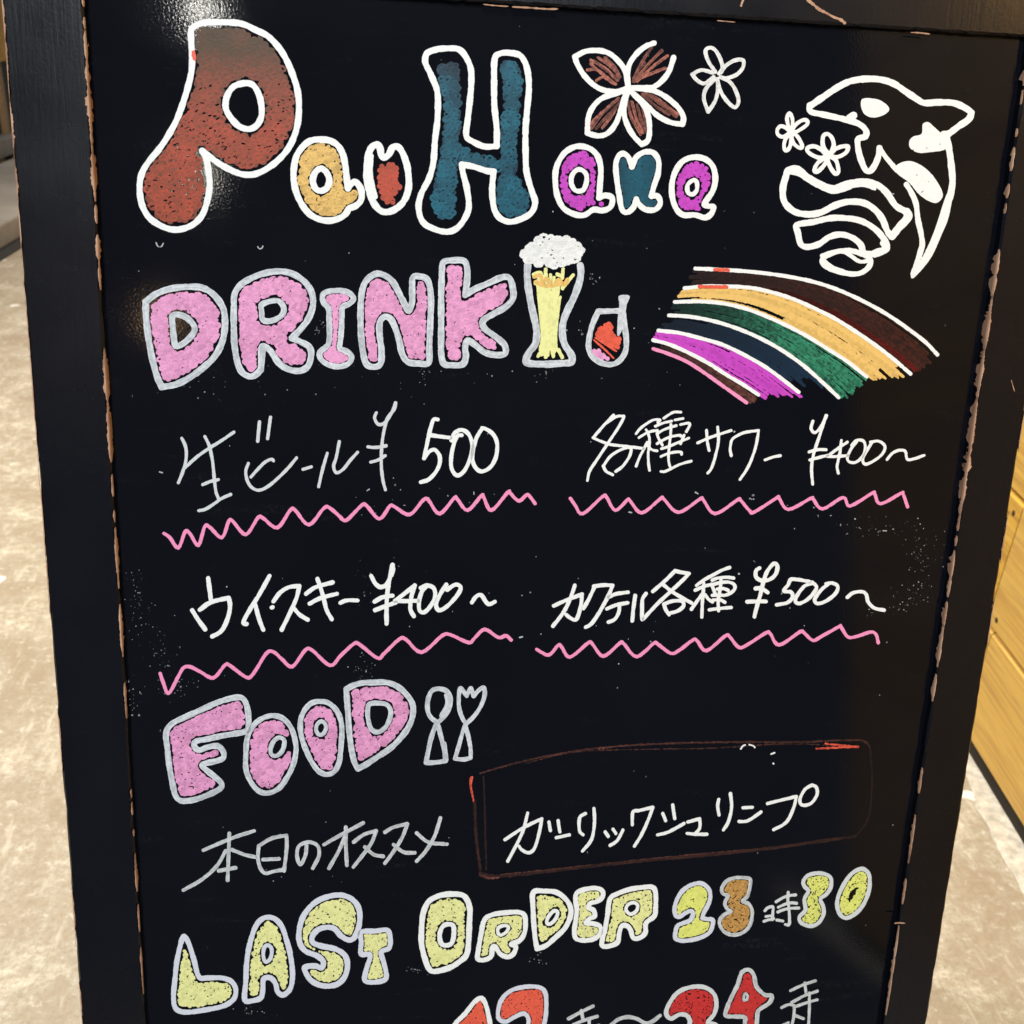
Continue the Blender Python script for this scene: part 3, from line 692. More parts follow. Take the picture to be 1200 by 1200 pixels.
for q in cD('195 860 280 845 370 825 450 825 530 840 600 880 650 935 665 970 640 1000 590 1010 545 1005 525 960 480 925 420 910 360 925 310 960 250 975 215 960 200 900'): K.stroke(q, 7.0, True)
for q in cD('645 955 660 985 600 1010'): K.stroke(q, 8.5)
for q in cD('335 1030 400 1000 480 995 560 1025 580 1050 560 1090 510 1115 440 1110 370 1090 330 1060'): K.stroke(q, 6.0, True)
for q in cD('325 1020 390 1000 450 1005 520 1050 570 1045'): K.stroke(q, 4.6)
for q in cD('330 1045 380 1085 440 1108'): K.stroke(q, 6.2)
K.build('wave_drawing', 'white', panel, label='three curling waves drawn in white under the orca')

# ---------- DRINK
cE = crop(150, 290, 4.8); cI2 = crop(370, 290, 8.0); cF = crop(380, 270, 5.0); cG = crop(590, 260, 6.6667); cH = crop(750, 290, 3.2432)
SV = dict(fill='pink', style='silver', gap=2.3, r=3.3, spc=3.5, specks=0.06, two=False, dens=lambda x, y: 0.88, curls=(3.0, 4.6, 1.16))
bubble(cE, '100 305 100 305 160 260 240 232 330 222 410 225 470 255 515 305 540 360 545 440 530 530 490 610 430 670 350 730 270 770 190 785 190 785 165 730 140 640 120 540 105 430 100 360', 7.4, 'silver',
       counters='250 385 285 378 330 395 365 430 375 465 350 505 310 540 270 555 258 510 252 450', wc=7, label='silver outlined letter D of the pink drinks heading', **SV)
bubble(cE, '600 260 640 205 710 165 790 140 870 135 940 155 1000 200 1035 260 1040 330 1015 400 970 460 920 510 920 510 970 530 1020 560 1030 610 1010 670 960 695 890 680 840 640 800 580 755 558 748 620 745 685 700 725 650 710 620 660 600 560 595 450 595 350', 7.2, 'silver',
       counters='750 325 790 305 845 300 875 335 870 375 830 405 780 415 755 400 752 360', wc=6.4, label='silver outlined letter R of the pink drinks heading', extra_lines=[('760 570 755 640 750 690', 6)], **SV)
bubble(cI2, '65 450 110 415 190 405 270 410 330 440 355 485 310 530 250 560 245 650 240 760 230 880 225 945 290 975 335 1020 320 1075 260 1110 180 1115 100 1090 45 1040 40 980 90 940 120 900 130 800 125 680 120 570 75 520', 6.4, 'silver',
       label='silver outlined letter I of the pink drinks heading', fill='pink', style='silver', gap=0.5, r=2.4, spc=2.4, specks=0.03)
bubble(cF, '225 340 250 290 300 255 350 262 400 300 440 370 470 430 495 470 515 420 515 340 520 275 560 270 600 285 620 340 625 430 620 560 615 680 612 775 560 780 490 770 455 720 440 650 415 570 390 520 355 505 325 540 325 620 335 700 330 780 290 800 245 780 225 700 215 600 212 500 215 410', 7.2, 'silver',
       label='silver outlined letter N of the pink drinks heading', **{**SV, 'two': True, 'gap': 1.8})
bubble(cF, '690 230 700 185 760 175 820 180 838 230 835 310 825 380 825 380 880 345 960 310 1040 275 1085 280 1105 340 1105 400 1060 450 990 490 930 530 940 575 1000 620 1055 670 1060 720 1010 730 940 715 890 675 840 645 825 690 830 740 810 785 750 790 700 780 685 720 685 620 685 500 685 380 688 290', 7.2, 'silver',
       label='silver outlined letter K of the pink drinks heading', **SV)

# ---------- beer and cocktail glasses
bg = write(cG, '190 340 185 420 195 520 215 640 240 750 260 860 250 950 200 1020 175 1080 200 1105 330 1112 450 1105 530 1095 530 1040 480 960 460 880 465 790 500 690 550 590 590 480 605 400 600 340', 8.0, 'silver', 'beer_glass_drawing', 'silver', 'tall silver outlined beer glass with white froth')
K = Ink(); fo = smooth(cG('135 230 195 190 255 140 335 108 420 120 500 115 555 150 608 205 615 265 555 318 480 338 400 345 320 335 255 352 205 320 160 285')[0], True)
scribble(K, fo, [], 0, -2.5, 4.2, 4.3, 0.12, ringy=0.75); K.build('froth', 'white', bg, 'line', 'marker', 0.3, extra=0.00008)
K = Ink()
tp = smooth(cG('255 440 370 470 495 470 470 600 440 760 430 880 440 960')[0]); 
for i in range(26):
    u = rng.random(); xt = 250 + 270 * u; xm = 275 + 185 * u; xb = 300 + 125 * u; xe = 258 + 200 * u
    y0 = rng.uniform(400, 520) if rng.random() < .7 else rng.uniform(560, 800); y1 = rng.uniform(980, 1055) if rng.random() < .6 else rng.uniform(700, 950)
    ys = np.linspace(y0, y1, 6); xs = np.interp(ys, [400, 640, 880, 960, 1055], [xt, xm, xb, xb, xe])
    K.stroke(np.stack([590 + xs / 6.6667, 260 + ys / 6.6667], -1), 3.6, dens=rng.uniform(.9, 1.05))
for q in cG('235 410 290 400 300 470 250 480/330 370 325 460/465 370 460 440/545 415 490 480 460 520/300 1000 270 1050/330 1000 330 1055/380 1000 390 1050/430 1000 460 1060/420 410 440 420'): K.stroke(q, 4.2)
K.build('beer_colouring', 'yellow', bg, 'fill', 'fill', 0.4)
K = Ink()
for q in cG('240 430 290 420 300 480 340 440 380 500 430 450 470 490 500 450/250 470 330 500 420 490 490 480'): K.stroke(q, 4.4, dens=0.95)
K.build('beer_colouring', 'gold', bg, 'fill', 'fill', 0.4, extra=0.00004)
cgl = write(cG, '740 700 820 697 900 695/740 700 700 790 675 880 665 970 685 1040 740 1090 830 1115 900 1090 950 1020 960 930 950 830 940 740 930 690', 6.4, 'silver', 'cocktail_glass_drawing', 'silver', 'small silver outlined glass of red drink with a straw')
K = Ink().blob(cG('903 578 985 578 962 650 950 740 925 850 890 890 893 750 905 650')[0]); K.build('straw', 'silver', cgl, 'line', 'silver', extra=0.00006)
K = Ink()
for q in cG('735 850 770 805 835 795 850 850 885 905 915 905 915 955 885 990 830 985 770 930 725 895'): scribble(K, smooth(q, True), [], 0, -1.5, 2.8, 3.0, 0.05)
for q in cG('708 925 790 995 860 1065/720 905 800 960 880 1010'): K.stroke(q, 2.2)
K.build('drink_colouring', 'coral', cgl, 'fill', 'fill', 0.35)
K = Ink()
for q in cG('705 1010 740 995 790 1045 820 1070 750 1072 708 1045'): scribble(K, smooth(q, True), [], 0, -1.5, 2.4, 2.6, 0.03)
K.build('drink_colouring', 'pink', cgl, 'fill', 'fill', 0.35)

# ---------- rainbow
RL = [cH(t)[0] for t in ('210 80 320 85 430 93 540 107 650 128 750 160 850 205 940 255 1020 310 1085 360 1130 407', '170 155 240 148 330 148 420 153 500 170 580 195 660 230 740 270 820 320 900 375 970 430 1028 480',
    '132 207 220 205 310 212 400 232 480 262 560 298 640 340 720 390 790 435 862 492', '110 258 190 263 280 280 370 308 450 342 530 385 610 440 680 500 755 570',
    '70 316 150 325 230 345 310 368 390 405 470 450 540 500 603 550', '50 352 110 368 180 398 260 440 330 485 390 520 450 560')]
K = Ink()
for q in RL: K.stroke(q, 4.4)
rb = K.build('rainbow_drawing', 'white', panel, label='rainbow of six coloured bands between white arcs')
K = Ink().stroke(cH('50 385 110 405 180 435 250 480 320 530 405 590')[0], 4.2, dens=1.0); K.build('rainbow_arc', 'pinkline', rb, 'line', 'marker')
RL.append(cH('50 385 110 405 180 435 250 480 320 530 405 590')[0])
def resamp(P, n=40, ext=0.0):
    P = smooth(P); l = np.concatenate([[0], np.cumsum(np.hypot(*np.diff(P, axis=0).T))]); t = np.linspace(0, l[-1], n)
    Q = np.stack([np.interp(t, l, P[:, 0]), np.interp(t, l, P[:, 1])], -1)
    if ext:
        d = (Q[-1] - Q[-3]) / np.linalg.norm(Q[-1] - Q[-3]); Q = np.concatenate([Q, [Q[-1] + d * ext * k / 4 for k in (1, 2, 3, 4)]])
    return Q
def band(A, B, ink, n, w, densf, lo=0.12, hi=0.9, e0=(0.0, 0.1), e1=(0.9, 1.0), ext=10, style='dry', breaks=0.3):
    A, B = resamp(A, 40, ext), resamp(B, 40, ext); K = Ink(); m = len(A)
    for i in range(n):
        u = lo + (hi - lo) * (i + rng.uniform(-.4, .4)) / max(1, n - 1); u2 = u + rng.normal(0, .05)
        a0 = rng.uniform(*e0); a1 = rng.uniform(*e1)
        if rng.random() < breaks: a0 = rng.uniform(a0, .6)
        idx = np.arange(int(a0 * (m - 1)), int(a1 * (m - 1)) + 1)
        if len(idx) < 3: continue
        uu = np.linspace(u, u2, len(idx))[:, None]; P = A[idx] * (1 - uu) + B[idx] * uu
        for k in range(len(idx) - 1):
            K.ops.append(('s', P[k:k + 2], w / 2 * rng.uniform(.92, 1.05), densf(idx[k] / m, u) * (1 + .12 * math.sin(i * 7.1)), 0))
    K.build('rainbow_band', ink, rb, 'fill', style, 0.5)
band(RL[0], RL[1], 'redbrown', 12, 4.6, lambda t, u: 0.03 + 0.11 * t, 0.06, .92, (0, .06), (.86, .97), 4)
band(RL[0], RL[1], 'red', 4, 2.6, lambda t, u: max(0.02, 0.95 * (t - .25)), 0.80, .96, (.3, .42), (.88, .97), 4, 'fill', breaks=0)
K = Ink(); [K.stroke(q, 4.2) for q in cH('285 84 335 86/225 149 330 150')]; K.build('ink_blot', 'coral', rb, 'line', 'fill', 0.6, extra=0.0001)
band(RL[1], RL[2], 'gold', 17, 3.4, lambda t, u: 0.95, 0.06, .94, (-.0, .12), (.86, 1.0), 6, 'fill', .45)
band(RL[2], RL[3], 'green', 16, 3.0, lambda t, u: float(np.interp(t, [0, .25, .55, .9], [.02, .22, .8, 1.0])), 0.08, .95, (0, .1), (.9, 1.0), 8, 'dry', .5)
band(RL[3], RL[4], 'navy', 12, 4.0, lambda t, u: 0.05 + .34 * t, 0.08, .92, (0, .1), (.8, .95), 0, 'fill', .2)
band(RL[4], RL[5], 'purple', 12, 3.2, lambda t, u: 1.0, 0.02, .92, (0, .04), (.9, 1.0), 10, 'fill', .25)
band(RL[5], RL[6], 'brown', 8, 3.0, lambda t, u: 0.07 + .26 * t, 0.15, .9, (.02, .25), (.85, 1.0), 5, 'dry', .3)

# ---------- first price row
cI = crop(180, 460, 5.0); cJ = crop(400, 460, 5.0); cK = crop(650, 470, 5.0); cKK = crop(730, 470, 12.0); cL = crop(860, 470, 5.0)
G_ = dict(ink='grey', style='marker')
write(cI, '165 268 185 310 192 360 185 420 165 480 145 528/185 440 250 380 320 330 400 280 470 232/300 258 325 310 345 400 355 500 365 580 380 620/288 540 330 522 380 510/265 692 300 685 350 655 400 620 452 597', 4.0, **G_)
write(cI, '555 415 540 460 550 520 580 560 620 572 670 550 730 500 790 440 838 382/570 495 610 450 650 410 690 390 702 400/620 172 610 285/685 145 668 270', 4.0, **G_)
write(cI, '875 450 925 435', 4.0, **G_)
write(cI, '1018 355 990 450 967 552/1088 288 1070 380 1055 430 1070 470 1110 450 1150 400 1195 350', 4.0, **G_)
write(cJ, '205 118 195 150 215 185 250 180 290 130 318 60 318 60 310 100 270 150 245 250 235 350 235 440 245 520 258 570/155 318 200 322 262 312/172 408 215 395 257 370', 4.0, **G_)
write(cJ, '565 158 540 160 520 220 500 310 485 385 485 385 510 350 545 335 575 370 575 420 550 470 510 510 465 525/525 250 580 258 640 265', 5.0)
write(cJ, '705 250 680 255 660 300 645 370 645 440 675 485 715 465 750 400 768 320 750 250 710 220 665 235 645 280', 5.0)
write(cJ, '825 210 790 270 770 350 775 420 815 462 870 440 905 380 913 300 890 245 850 215 825 208', 5.0)
write(cK, '345 82 290 140 225 215 225 215 270 235 330 255 420 265 520 278/300 130 360 92 395 88 405 95 370 160 310 250 250 340 205 410 192 465/285 380 300 410 340 432/285 380 330 320 400 280 445 275 440 320 400 380 358 412', 3.6)
write(cKK, '185 460 240 390 330 320 430 265 520 265 490 300/225 515 330 450 400 425 485 412/325 400 350 450 372 520 370 620 355 740 360 880 375 975/340 580 290 680 230 800 185 915/350 630 410 685 480 700/575 240 650 190 720 155 815 155/455 355 560 310 685 280/730 265 845 245/480 460 560 410 650 375 750 345/810 330 920 310 940 340 890 430/480 455 500 520 555 620/480 600 570 545 680 500 800 480 810 495/860 480 810 600/540 670 640 640 760 590 925 520/535 780 640 735 760 715 820 720 825 750/675 330 670 480 650 640 640 780 650 880 670 940/535 990 590 990 680 950 800 890 960 845', 3.3)
write(cK, '838 245 920 210 1035 172/890 172 895 240 905 290/955 152 960 230 945 310 920 390 897 422', 3.6)
write(cL, '-15 235 -22 280 -15 320/-15 235 0 215 60 185 145 172 145 172 130 260 100 350 70 410 35 460', 3.6)
write(cL, '182 345 230 328 272 320', 3.6)
write(cL, '463 118 452 160 475 185 510 150 543 85/540 85 500 210 470 300 455 390 462 487/440 298 490 285 540 285/445 345 500 330 550 318', 3.8)
write(cL, '665 240 600 285 545 325 545 325 600 325 670 318/630 230 620 310 605 380 612 422', 3.6)
write(cL, '690 260 720 230 760 235 770 280 750 330 710 360 675 355 665 330 690 275 720 240', 3.6)
write(cL, '810 240 780 290 755 340 770 370 820 350 870 310 885 265 850 235 800 240', 3.6)
write(cL, '898 342 930 305 970 288 1005 295 1015 340 1050 340 1115 318', 3.6)
def wave(parts, w, label):
    P = np.concatenate([c_(t)[0] for c_, t in parts]); K = Ink().stroke(P, w * 0.9); K.build('wavy_underline', 'pinkline', panel, 'line', 'marker', 0.25, label)
wave([(cI, '60 825 95 850 145 910 185 815 215 830 262 895 300 785 330 790 400 850 440 755 465 755 540 832 610 735 640 735 725 792 800 690 830 690 910 775 995 680 1030 675 1100 735'),
      (cJ, '0 740 35 745 120 660 150 665 222 740 285 665 310 668 400 715 480 630 510 630 575 710 660 620 680 625 740 690 820 605 835 615 880 690 975 585 990 590 1040 635 1085 600 1105 610 1135 650')], 4.5, 'pink zigzag line under the first beer price')
wave([(cK, '92 570 120 610 165 660 280 560 305 565 355 640 425 580 440 582 510 655 620 572 640 575 725 652 850 575 870 578 940 660 1070 580 1090 582 1140 640'),
      (cL, '120 650 250 568 265 570 320 635 450 570 465 575 520 632 640 565 680 615 810 540 825 545 860 602 980 540 992 545 1018 620')], 4.2, 'pink zigzag line under the sour price')

# ---------- second price row
cM = crop(170, 660, 4.8); cN = crop(380, 650, 5.0); cO = crop(610, 650, 5.0); cOK = crop(800, 660, 10.909); cP = crop(810, 650, 4.8)
write(cM, '355 85 362 140 370 205/265 265 300 320 338 372/308 262 370 220 470 195 470 195 478 240 465 310 430 380 378 412', 5.6)
write(cM, '700 72 640 180 590 260 553 330 570 342/620 230 640 310 665 375', 5.4)
write(cM, '722 215 760 165 810 135 868 128 868 128 850 200 810 290 768 375/830 245 870 290 915 318/712 250 718 247', 5.2)
write(cM, '905 172 960 135 1055 108/925 228 990 195 1080 172/970 88 1000 180 1020 260 1050 315', 5.2)
write(cN, '95 282 130 268 195 268', 5.0)
write(cN, '275 125 300 170 335 190 375 160 400 60 400 60 385 130 370 220 365 310 365 405/295 275 340 250 400 240/298 325 350 305 420 280/398 62 404 85 394 120', 5.4)
write(cN, '530 180 480 220 415 270 415 270 480 272 550 270/530 180 510 250 505 320 525 360', 5.2)
write(cN, '565 195 600 180 640 195 650 240 630 290 590 335 560 330 555 280 570 220 600 185', 5.2)
write(cN, '715 175 680 230 655 290 670 325 710 310 770 250 800 195 770 175 720 205', 5.2)
write(cN, '865 280 890 245 920 238 950 280 970 290 1000 275', 5.2)
write(cO, '195 300 260 270 360 232 360 232 355 290 340 350 322 382 290 370 268 352/318 180 290 260 250 340 190 418', 4.8)
write(cO, '435 185 400 260 368 315/430 185 490 178 540 180 540 180 510 250 460 340 415 405 382 425', 4.8)
write(cO, '515 250 560 230 630 220/505 318 560 295 628 282/580 295 575 340 550 380 515 395', 4.6)
write(cO, '672 240 662 310 655 388/735 228 715 260 712 310 712 380', 4.8)
write(cO, '905 95 850 150 775 215/905 95 950 105 988 110 988 110 950 150 880 215 800 290 720 375/835 175 900 225 1005 285/840 290 850 320 870 352/840 290 890 272 945 272 955 300 920 330 865 345', 4.6)
write(cOK, '175 285 280 210 400 145 500 90 600 55/160 345 260 300 370 270/270 250 265 350 255 450 250 560 245 690/250 390 180 490 110 590/285 400 330 460 380 495/380 215 450 190 560 180 650 190/370 280 450 255 560 240 640 260 670 305 640 360 560 405 480 410 380 410/370 270 400 350 420 390/440 330 520 325 580 345/490 200 480 320 455 480 460 610/390 470 480 470 540 500/340 595 460 580 620 565', 4.2)
write(cP, '385 75 365 90 365 125 395 145 440 140 475 110 485 65 465 50 430 90 410 140 390 220 370 290 355 350/362 190 395 190 430 212/315 265 370 263 420 263', 5.0)
write(cP, '665 152 600 140 560 140 545 170 520 205 560 210 570 240 540 270 480 282', 4.6)
write(cP, '680 160 640 175 605 215 585 255 605 275 650 255 690 215 705 180 680 155', 4.6)
write(cP, '770 165 730 200 695 250 710 275 760 260 810 220 825 180 795 160 760 165', 4.6)
write(cP, '878 240 910 215 960 208 985 225 995 265 1030 300 1085 312', 4.4)
wave([(cM, '85 620 100 665 132 732 185 640 215 590 250 582 310 610 385 645 450 572 480 578 570 642 610 620 680 510 720 498 770 540 828 582 900 490 940 490 1040 575 1100 520'),
      (cN, '170 525 205 525 310 605 350 580 440 495 480 498 570 572 690 475 740 470 845 515 880 490 940 438 1020 485 1065 475 1095 500')], 4.5, 'pink wavy line under the whisky price')
wave([(cO, '95 555 165 588 220 530 240 540 290 600 395 518 420 522 485 595 580 520 605 522 680 598 780 520 805 525 880 578 930 560 1010 500 1035 505'),
      (cP, '86 540 190 458 215 460 265 520 310 510 420 440 445 445 495 508 610 435 635 440 685 482 740 455 840 400 840 400 880 462 930 460 1010 435 1040 450 1052 495')], 4.3, 'pink wavy line under the cocktail price')

# ---------- FOOD
cQ = crop(180, 780, 5.4545); cOO = crop(340, 790, 9.233); cR = crop(380, 780, 5.4545)
SF = dict(fill='pink', style='silver', gap=2.2, r=2.9, spc=3.2, specks=0.12, two=False, dens=lambda x, y: 0.86, curls=(2.6, 4.2, 1.18))
bubble(cQ, '80 430 120 370 210 325 310 280 410 235 500 208 560 205 590 240 605 310 605 390 590 420 520 435 430 450 340 470 270 485 260 515 290 540 350 520 410 515 445 550 445 590 400 610 330 625 310 640 340 670 390 710 435 755 420 790 350 825 270 855 180 865 140 830 120 750 100 640 88 530', 6.6, 'silver', label='silver outlined letter F of the pink food heading', **{**SF, 'two': True, 'gap': 2.0})
bubble(cQ, '765 320 830 340 880 400 905 480 910 550 890 640 850 720 800 785 730 815 670 800 620 740 590 660 590 560 600 460 640 380 700 335', 6.0, 'silver', counters='805 460 835 480 825 540 790 575 755 570 748 530 770 480', wc=5, label='wider silver outlined letter O of the pink food heading', **SF)
bubble(cOO, '330 295 420 315 500 390 545 490 560 600 555 720 545 850 525 970 470 1060 390 1085 310 1050 240 960 180 840 135 720 110 590 120 470 170 370 240 310', 6.0, 'silver', counters='340 510 380 540 385 600 350 650 305 650 280 600 295 540', wc=4.6, label='narrower silver outlined letter O of the pink food heading', **SF)
bubble(cR, '140 150 140 150 220 115 310 108 400 108 470 135 530 190 565 250 565 320 540 390 490 460 420 530 330 590 270 630 215 660 215 660 190 610 170 510 158 400 150 280', 6.6, 'silver', counters='290 245 350 240 400 250 425 290 415 350 385 400 340 425 300 405 280 340 278 280', wc=5.4, label='silver outlined letter D of the pink food heading', **SF)
write(cR, '725 365 680 330 660 280 665 210 690 160 735 148 785 165 808 215 795 280 760 330 725 365/715 375 690 440 670 520 650 620 650 620 700 620 775 610 775 610 770 550 750 470 730 390/780 190 788 250 750 320/765 500 778 600', 5.4, 'silver', 'spoon_drawing', 'silver', 'silver outlined spoon')
write(cR, '905 370 880 330 862 270 860 200 870 145 890 165 910 195 910 195 935 145 945 165 955 195 955 195 985 160 1020 140 1025 190 1000 260 960 320 910 370/900 380 880 440 855 530 835 595 835 595 890 600 935 590 935 590 935 530 920 450 905 390', 4.8, 'silver', 'fork_drawing', 'silver', 'silver outlined fork')

# ---------- recommendation row
cS = crop(190, 930, 3.4286); cX = crop(580, 910, 3.0); cT = crop(530, 850, 2.3077)
for t in ('165 228 230 200 300 172 370 150/270 160 268 220 265 290 263 348/255 230 220 290 160 345 85 388/280 225 330 245 375 255/228 310 295 298',
          '388 210 385 260 395 300 415 320 450 312 490 305/388 210 440 180 500 168 500 168 500 220 490 310/405 265 470 262', '580 210 575 250 555 285 542 250 550 210 590 195 625 210 630 250 605 300',
          '650 205 720 165 808 118/738 135 738 200 742 288/735 170 710 230 670 300', '770 195 810 165 860 150 860 150 840 200 800 255 768 295/815 215 850 245 888 252',
          '895 155 930 135 985 122 985 122 965 175 925 240 895 280/930 205 970 235 1015 238', '1118 98 1095 170 1060 230 1022 272/1022 158 1070 195 1145 203'):
    write(cS, t, 4.6, 'grey', style='silver')
for t in ('35 222 100 180 165 148 165 148 155 200 140 250 120 268 95 258 85 245/115 128 95 200 45 298/190 160 195 190/222 155 228 195', '215 215 262 205', '318 130 298 145 297 190 310 205/348 112 350 160 340 220 308 262',
          '388 195 398 210/415 185 425 200/450 188 430 225 405 242', '505 120 485 125 483 170/505 120 555 108 555 108 540 150 515 205 490 245', '590 130 600 155/625 100 632 148/572 205 610 195 665 165',
          '678 160 720 148 720 148 720 180 705 200/675 200 710 203 745 203', '787 80 783 105 788 135/828 60 832 110 820 160 803 188', '872 110 905 108/858 158 890 155 935 125',
          '958 95 1010 82 1060 70 1060 70 1050 110 1025 160 980 187/1115 30 1090 45 1072 80 1080 100 1110 95 1132 65 1130 38 1115 30'):
    write(cX, t, 4.1, 'white')
K = Ink()
for t, w_, d_ in (('75 130 180 100 300 75 430 58 560 50 700 46 820 45 950 45 1100 40 1130 60', 2.0, .16), ('200 102 330 72 500 65 700 62 900 50 1100 58', 1.2, .14), ('60 205 65 300 75 390', 3.4, .07), ('75 400 130 408 260 395 400 378 560 362 700 350 840 335 950 320 1090 300', 3.6, .08),
                  ('130 404 300 386 560 358 700 345 840 333', 1.2, .24), ('1130 60 1135 150 1125 250 1090 300', 2.4, .03), ('75 405 100 413 132 408', 3.0, .4), ('85 138 88 250 92 390', 2.0, .06), ('250 86 330 70 420 60', 1.4, .5)):
    for q in cT(t): K.stroke(q, w_, dens=d_)
box = K.build('box_outline', 'brown', panel, 'fill', 'dry', 0.8, 'thin red brown rounded box drawn round the daily dish')
K = Ink()
for q in cT('52 142 50 165 58 205'): K.stroke(q, 4.0, dens=.75, taper=.6)
K.build('box_outline', 'coral', panel, 'fill', 'dry', 0.6, extra=0.00004); K = Ink()
for q in cT('985 63 1050 60 1098 58/1010 50 1060 55 1095 58'): K.stroke(q, 2.2, dens=.8)
K.build('box_outline', 'coral', panel, 'fill', 'dry', 0.6, extra=0.00004)
write(cT, '780 64 786 56 792 53/803 52 815 56 818 60/862 78 872 74/868 103 869 104', 1.8, 'white', 'ink_speck')

# ---------- LAST ORDER row and closing hours
cU = crop(190, 1020, 4.2857); cOR = crop(460, 1030, 7.0588); cDE = crop(610, 1030, 6.6667); c23 = crop(770, 1020, 10.0); cTK = crop(880, 1030, 17.143); cW = crop(770, 1000, 4.2857); cV = crop(460, 1020, 3.6364)
YL = dict(fill='yellow', gap=1.7, r=2.2, spc=2.5, specks=0.12, two=False)
V_ = dict(style='silver')
bubble(cU, '100 345 115 335 135 370 160 450 185 535 230 540 300 540 350 560 370 600 360 645 310 680 220 700 120 712 70 695 57 640 65 540 75 450', 5.8, 'lavender', label='pale outlined letter L coloured yellow', **YL)
bubble(cU, '415 650 420 560 425 460 440 370 470 280 510 240 560 240 600 280 625 350 645 430 655 520 645 590 610 625 580 610 570 570 545 540 510 545 505 600 495 640 450 655', 6.0, 'lavender', counters='530 375 550 395 545 440 520 460 508 430 512 390', wc=4.4, label='pale outlined letter A coloured yellow', **YL)
bubble(cU, '905 125 960 150 990 200 990 270 970 330 940 350 900 330 860 290 800 290 760 320 755 360 800 380 870 395 920 430 930 490 910 545 870 575 810 580 750 555 720 510 720 485 770 480 800 490 810 460 780 430 720 405 690 360 690 290 715 220 770 160 840 130', 6.4, 'lavender', label='pale outlined letter S coloured yellow', **{**YL, 'two': True, 'gap': 1.4})
bubble(cU, '1000 310 1070 305 1130 300 1145 340 1140 390 1100 410 1115 470 1125 540 1080 560 1020 555 1025 500 1045 425 1000 420 1000 360', 5.8, 'lavender', label='pale outlined letter T coloured yellow', fill='yellow', gap=0.7, r=2.0, spc=2.3, specks=0.1)
bubble(cOR, '320 170 400 135 500 125 580 135 620 180 640 260 635 380 630 500 615 620 560 680 470 735 350 765 300 740 265 650 240 540 240 420 250 300 280 215', 6.4, 'white', counters='450 375 500 385 508 450 490 530 440 550 400 530 390 460 410 400', wc=5.4, label='white outlined letter O coloured yellow', **YL)
bubble(cOR, '760 340 830 295 930 280 1040 275 1090 300 1100 370 1090 450 1050 510 980 540 1020 560 1000 620 950 645 890 620 850 560 825 570 815 640 760 670 705 660 710 590 730 470', 5.6, 'white', counters='930 385 960 400 940 440 895 465 870 440 880 400', wc=3.8, label='small white outlined letter R coloured yellow', **{**YL, 'two': True, 'gap': 1.2})
bubble(cDE, '100 105 190 95 280 105 350 155 390 220 390 290 350 380 270 460 200 520 130 545 130 545 115 470 105 360 98 230', 5.8, 'white', counters='260 250 290 260 275 310 235 350 205 345 215 300', wc=4.2, label='white outlined letter D coloured yellow', **YL)
bubble(cDE, '440 110 510 80 590 72 640 95 640 140 600 175 545 190 530 225 570 245 580 290 540 310 510 345 570 350 620 370 625 420 580 465 510 480 440 470 420 420 430 330 440 240 430 170', 5.4, 'white', label='white outlined letter E coloured yellow', fill='yellow', gap=0.6, r=2.1, spc=2.4, specks=0.15)
bubble(cDE, '700 155 770 110 860 80 960 65 1030 65 1055 110 1055 220 1045 290 980 345 975 420 930 460 880 460 860 400 830 365 790 370 770 430 760 490 710 520 640 525 640 470 660 390 680 280', 5.6, 'white', counters='880 185 915 205 905 250 860 275 825 245 835 205', wc=4.0, label='white outlined last letter R coloured yellow', **{**YL, 'two': True, 'gap': 1.3})
bubble(c23, '480 150 550 165 605 220 625 300 600 400 550 490 530 560 530 560 580 570 650 580 650 640 620 720 550 770 430 810 300 825 220 800 215 730 240 650 300 620 380 590 415 540 420 490 390 475 330 500 270 540 220 530 205 450 230 350 290 250 380 180', 5.0, 'lavender', 'digit', label='pale outlined digit 2 coloured lime yellow', fill='lime', gap=0.8, r=2.2, spc=2.3, specks=0.04, fname='digit_fill')
bubble(c23, '760 210 810 130 900 90 1000 85 1090 105 1085 200 1060 300 1000 360 1070 390 1110 460 1110 560 1070 670 980 740 880 755 790 720 735 640 740 570 800 510 870 480 820 450 795 380 830 300 770 270', 4.2, 'grey', 'digit', style='silver', label='grey outlined digit 3 coloured orange brown', fill='orange', gap=0.6, r=2.4, spc=2.7, specks=0.22, ringy=0.4, dens=lambda x, y: rng.uniform(.6, 1.1), fname='digit_fill')
write(cTK, '505 460 620 390 740 340 900 320/550 570 680 510 800 480 915 490/540 665 650 620 800 590 960 585/750 270 740 400 755 540 770 700 770 910 690 915/520 825 640 845/280 640 340 580 440 560 440 680 430 820/300 755 420 740/260 850 360 820 460 800', 3.6, 'grey')
bubble(cW, '735 140 760 110 820 100 870 120 872 170 850 205 820 230 835 270 835 310 810 350 770 365 725 350 715 320 745 285 740 230 760 190 740 165', 4.6, 'grey', 'digit', label='grey outlined digit 3 coloured lime yellow', fill='lime', gap=0.6, r=2.0, spc=2.5, specks=0.3, fname='digit_fill')
bubble(cW, '1040 80 1065 110 1065 180 1040 250 1000 300 950 325 915 300 905 240 930 170 970 110 1010 82', 4.8, 'grey', 'digit', label='grey outlined digit 0 coloured lime yellow', fill='lime', gap=0.6, r=2.0, spc=2.4, specks=0.2, noregion_holes='1004 172 990 200 966 238 972 205', wc=1, fname='digit_fill')
RD = dict(gap=0.7, r=2.4, spc=2.6, fname='digit_fill')
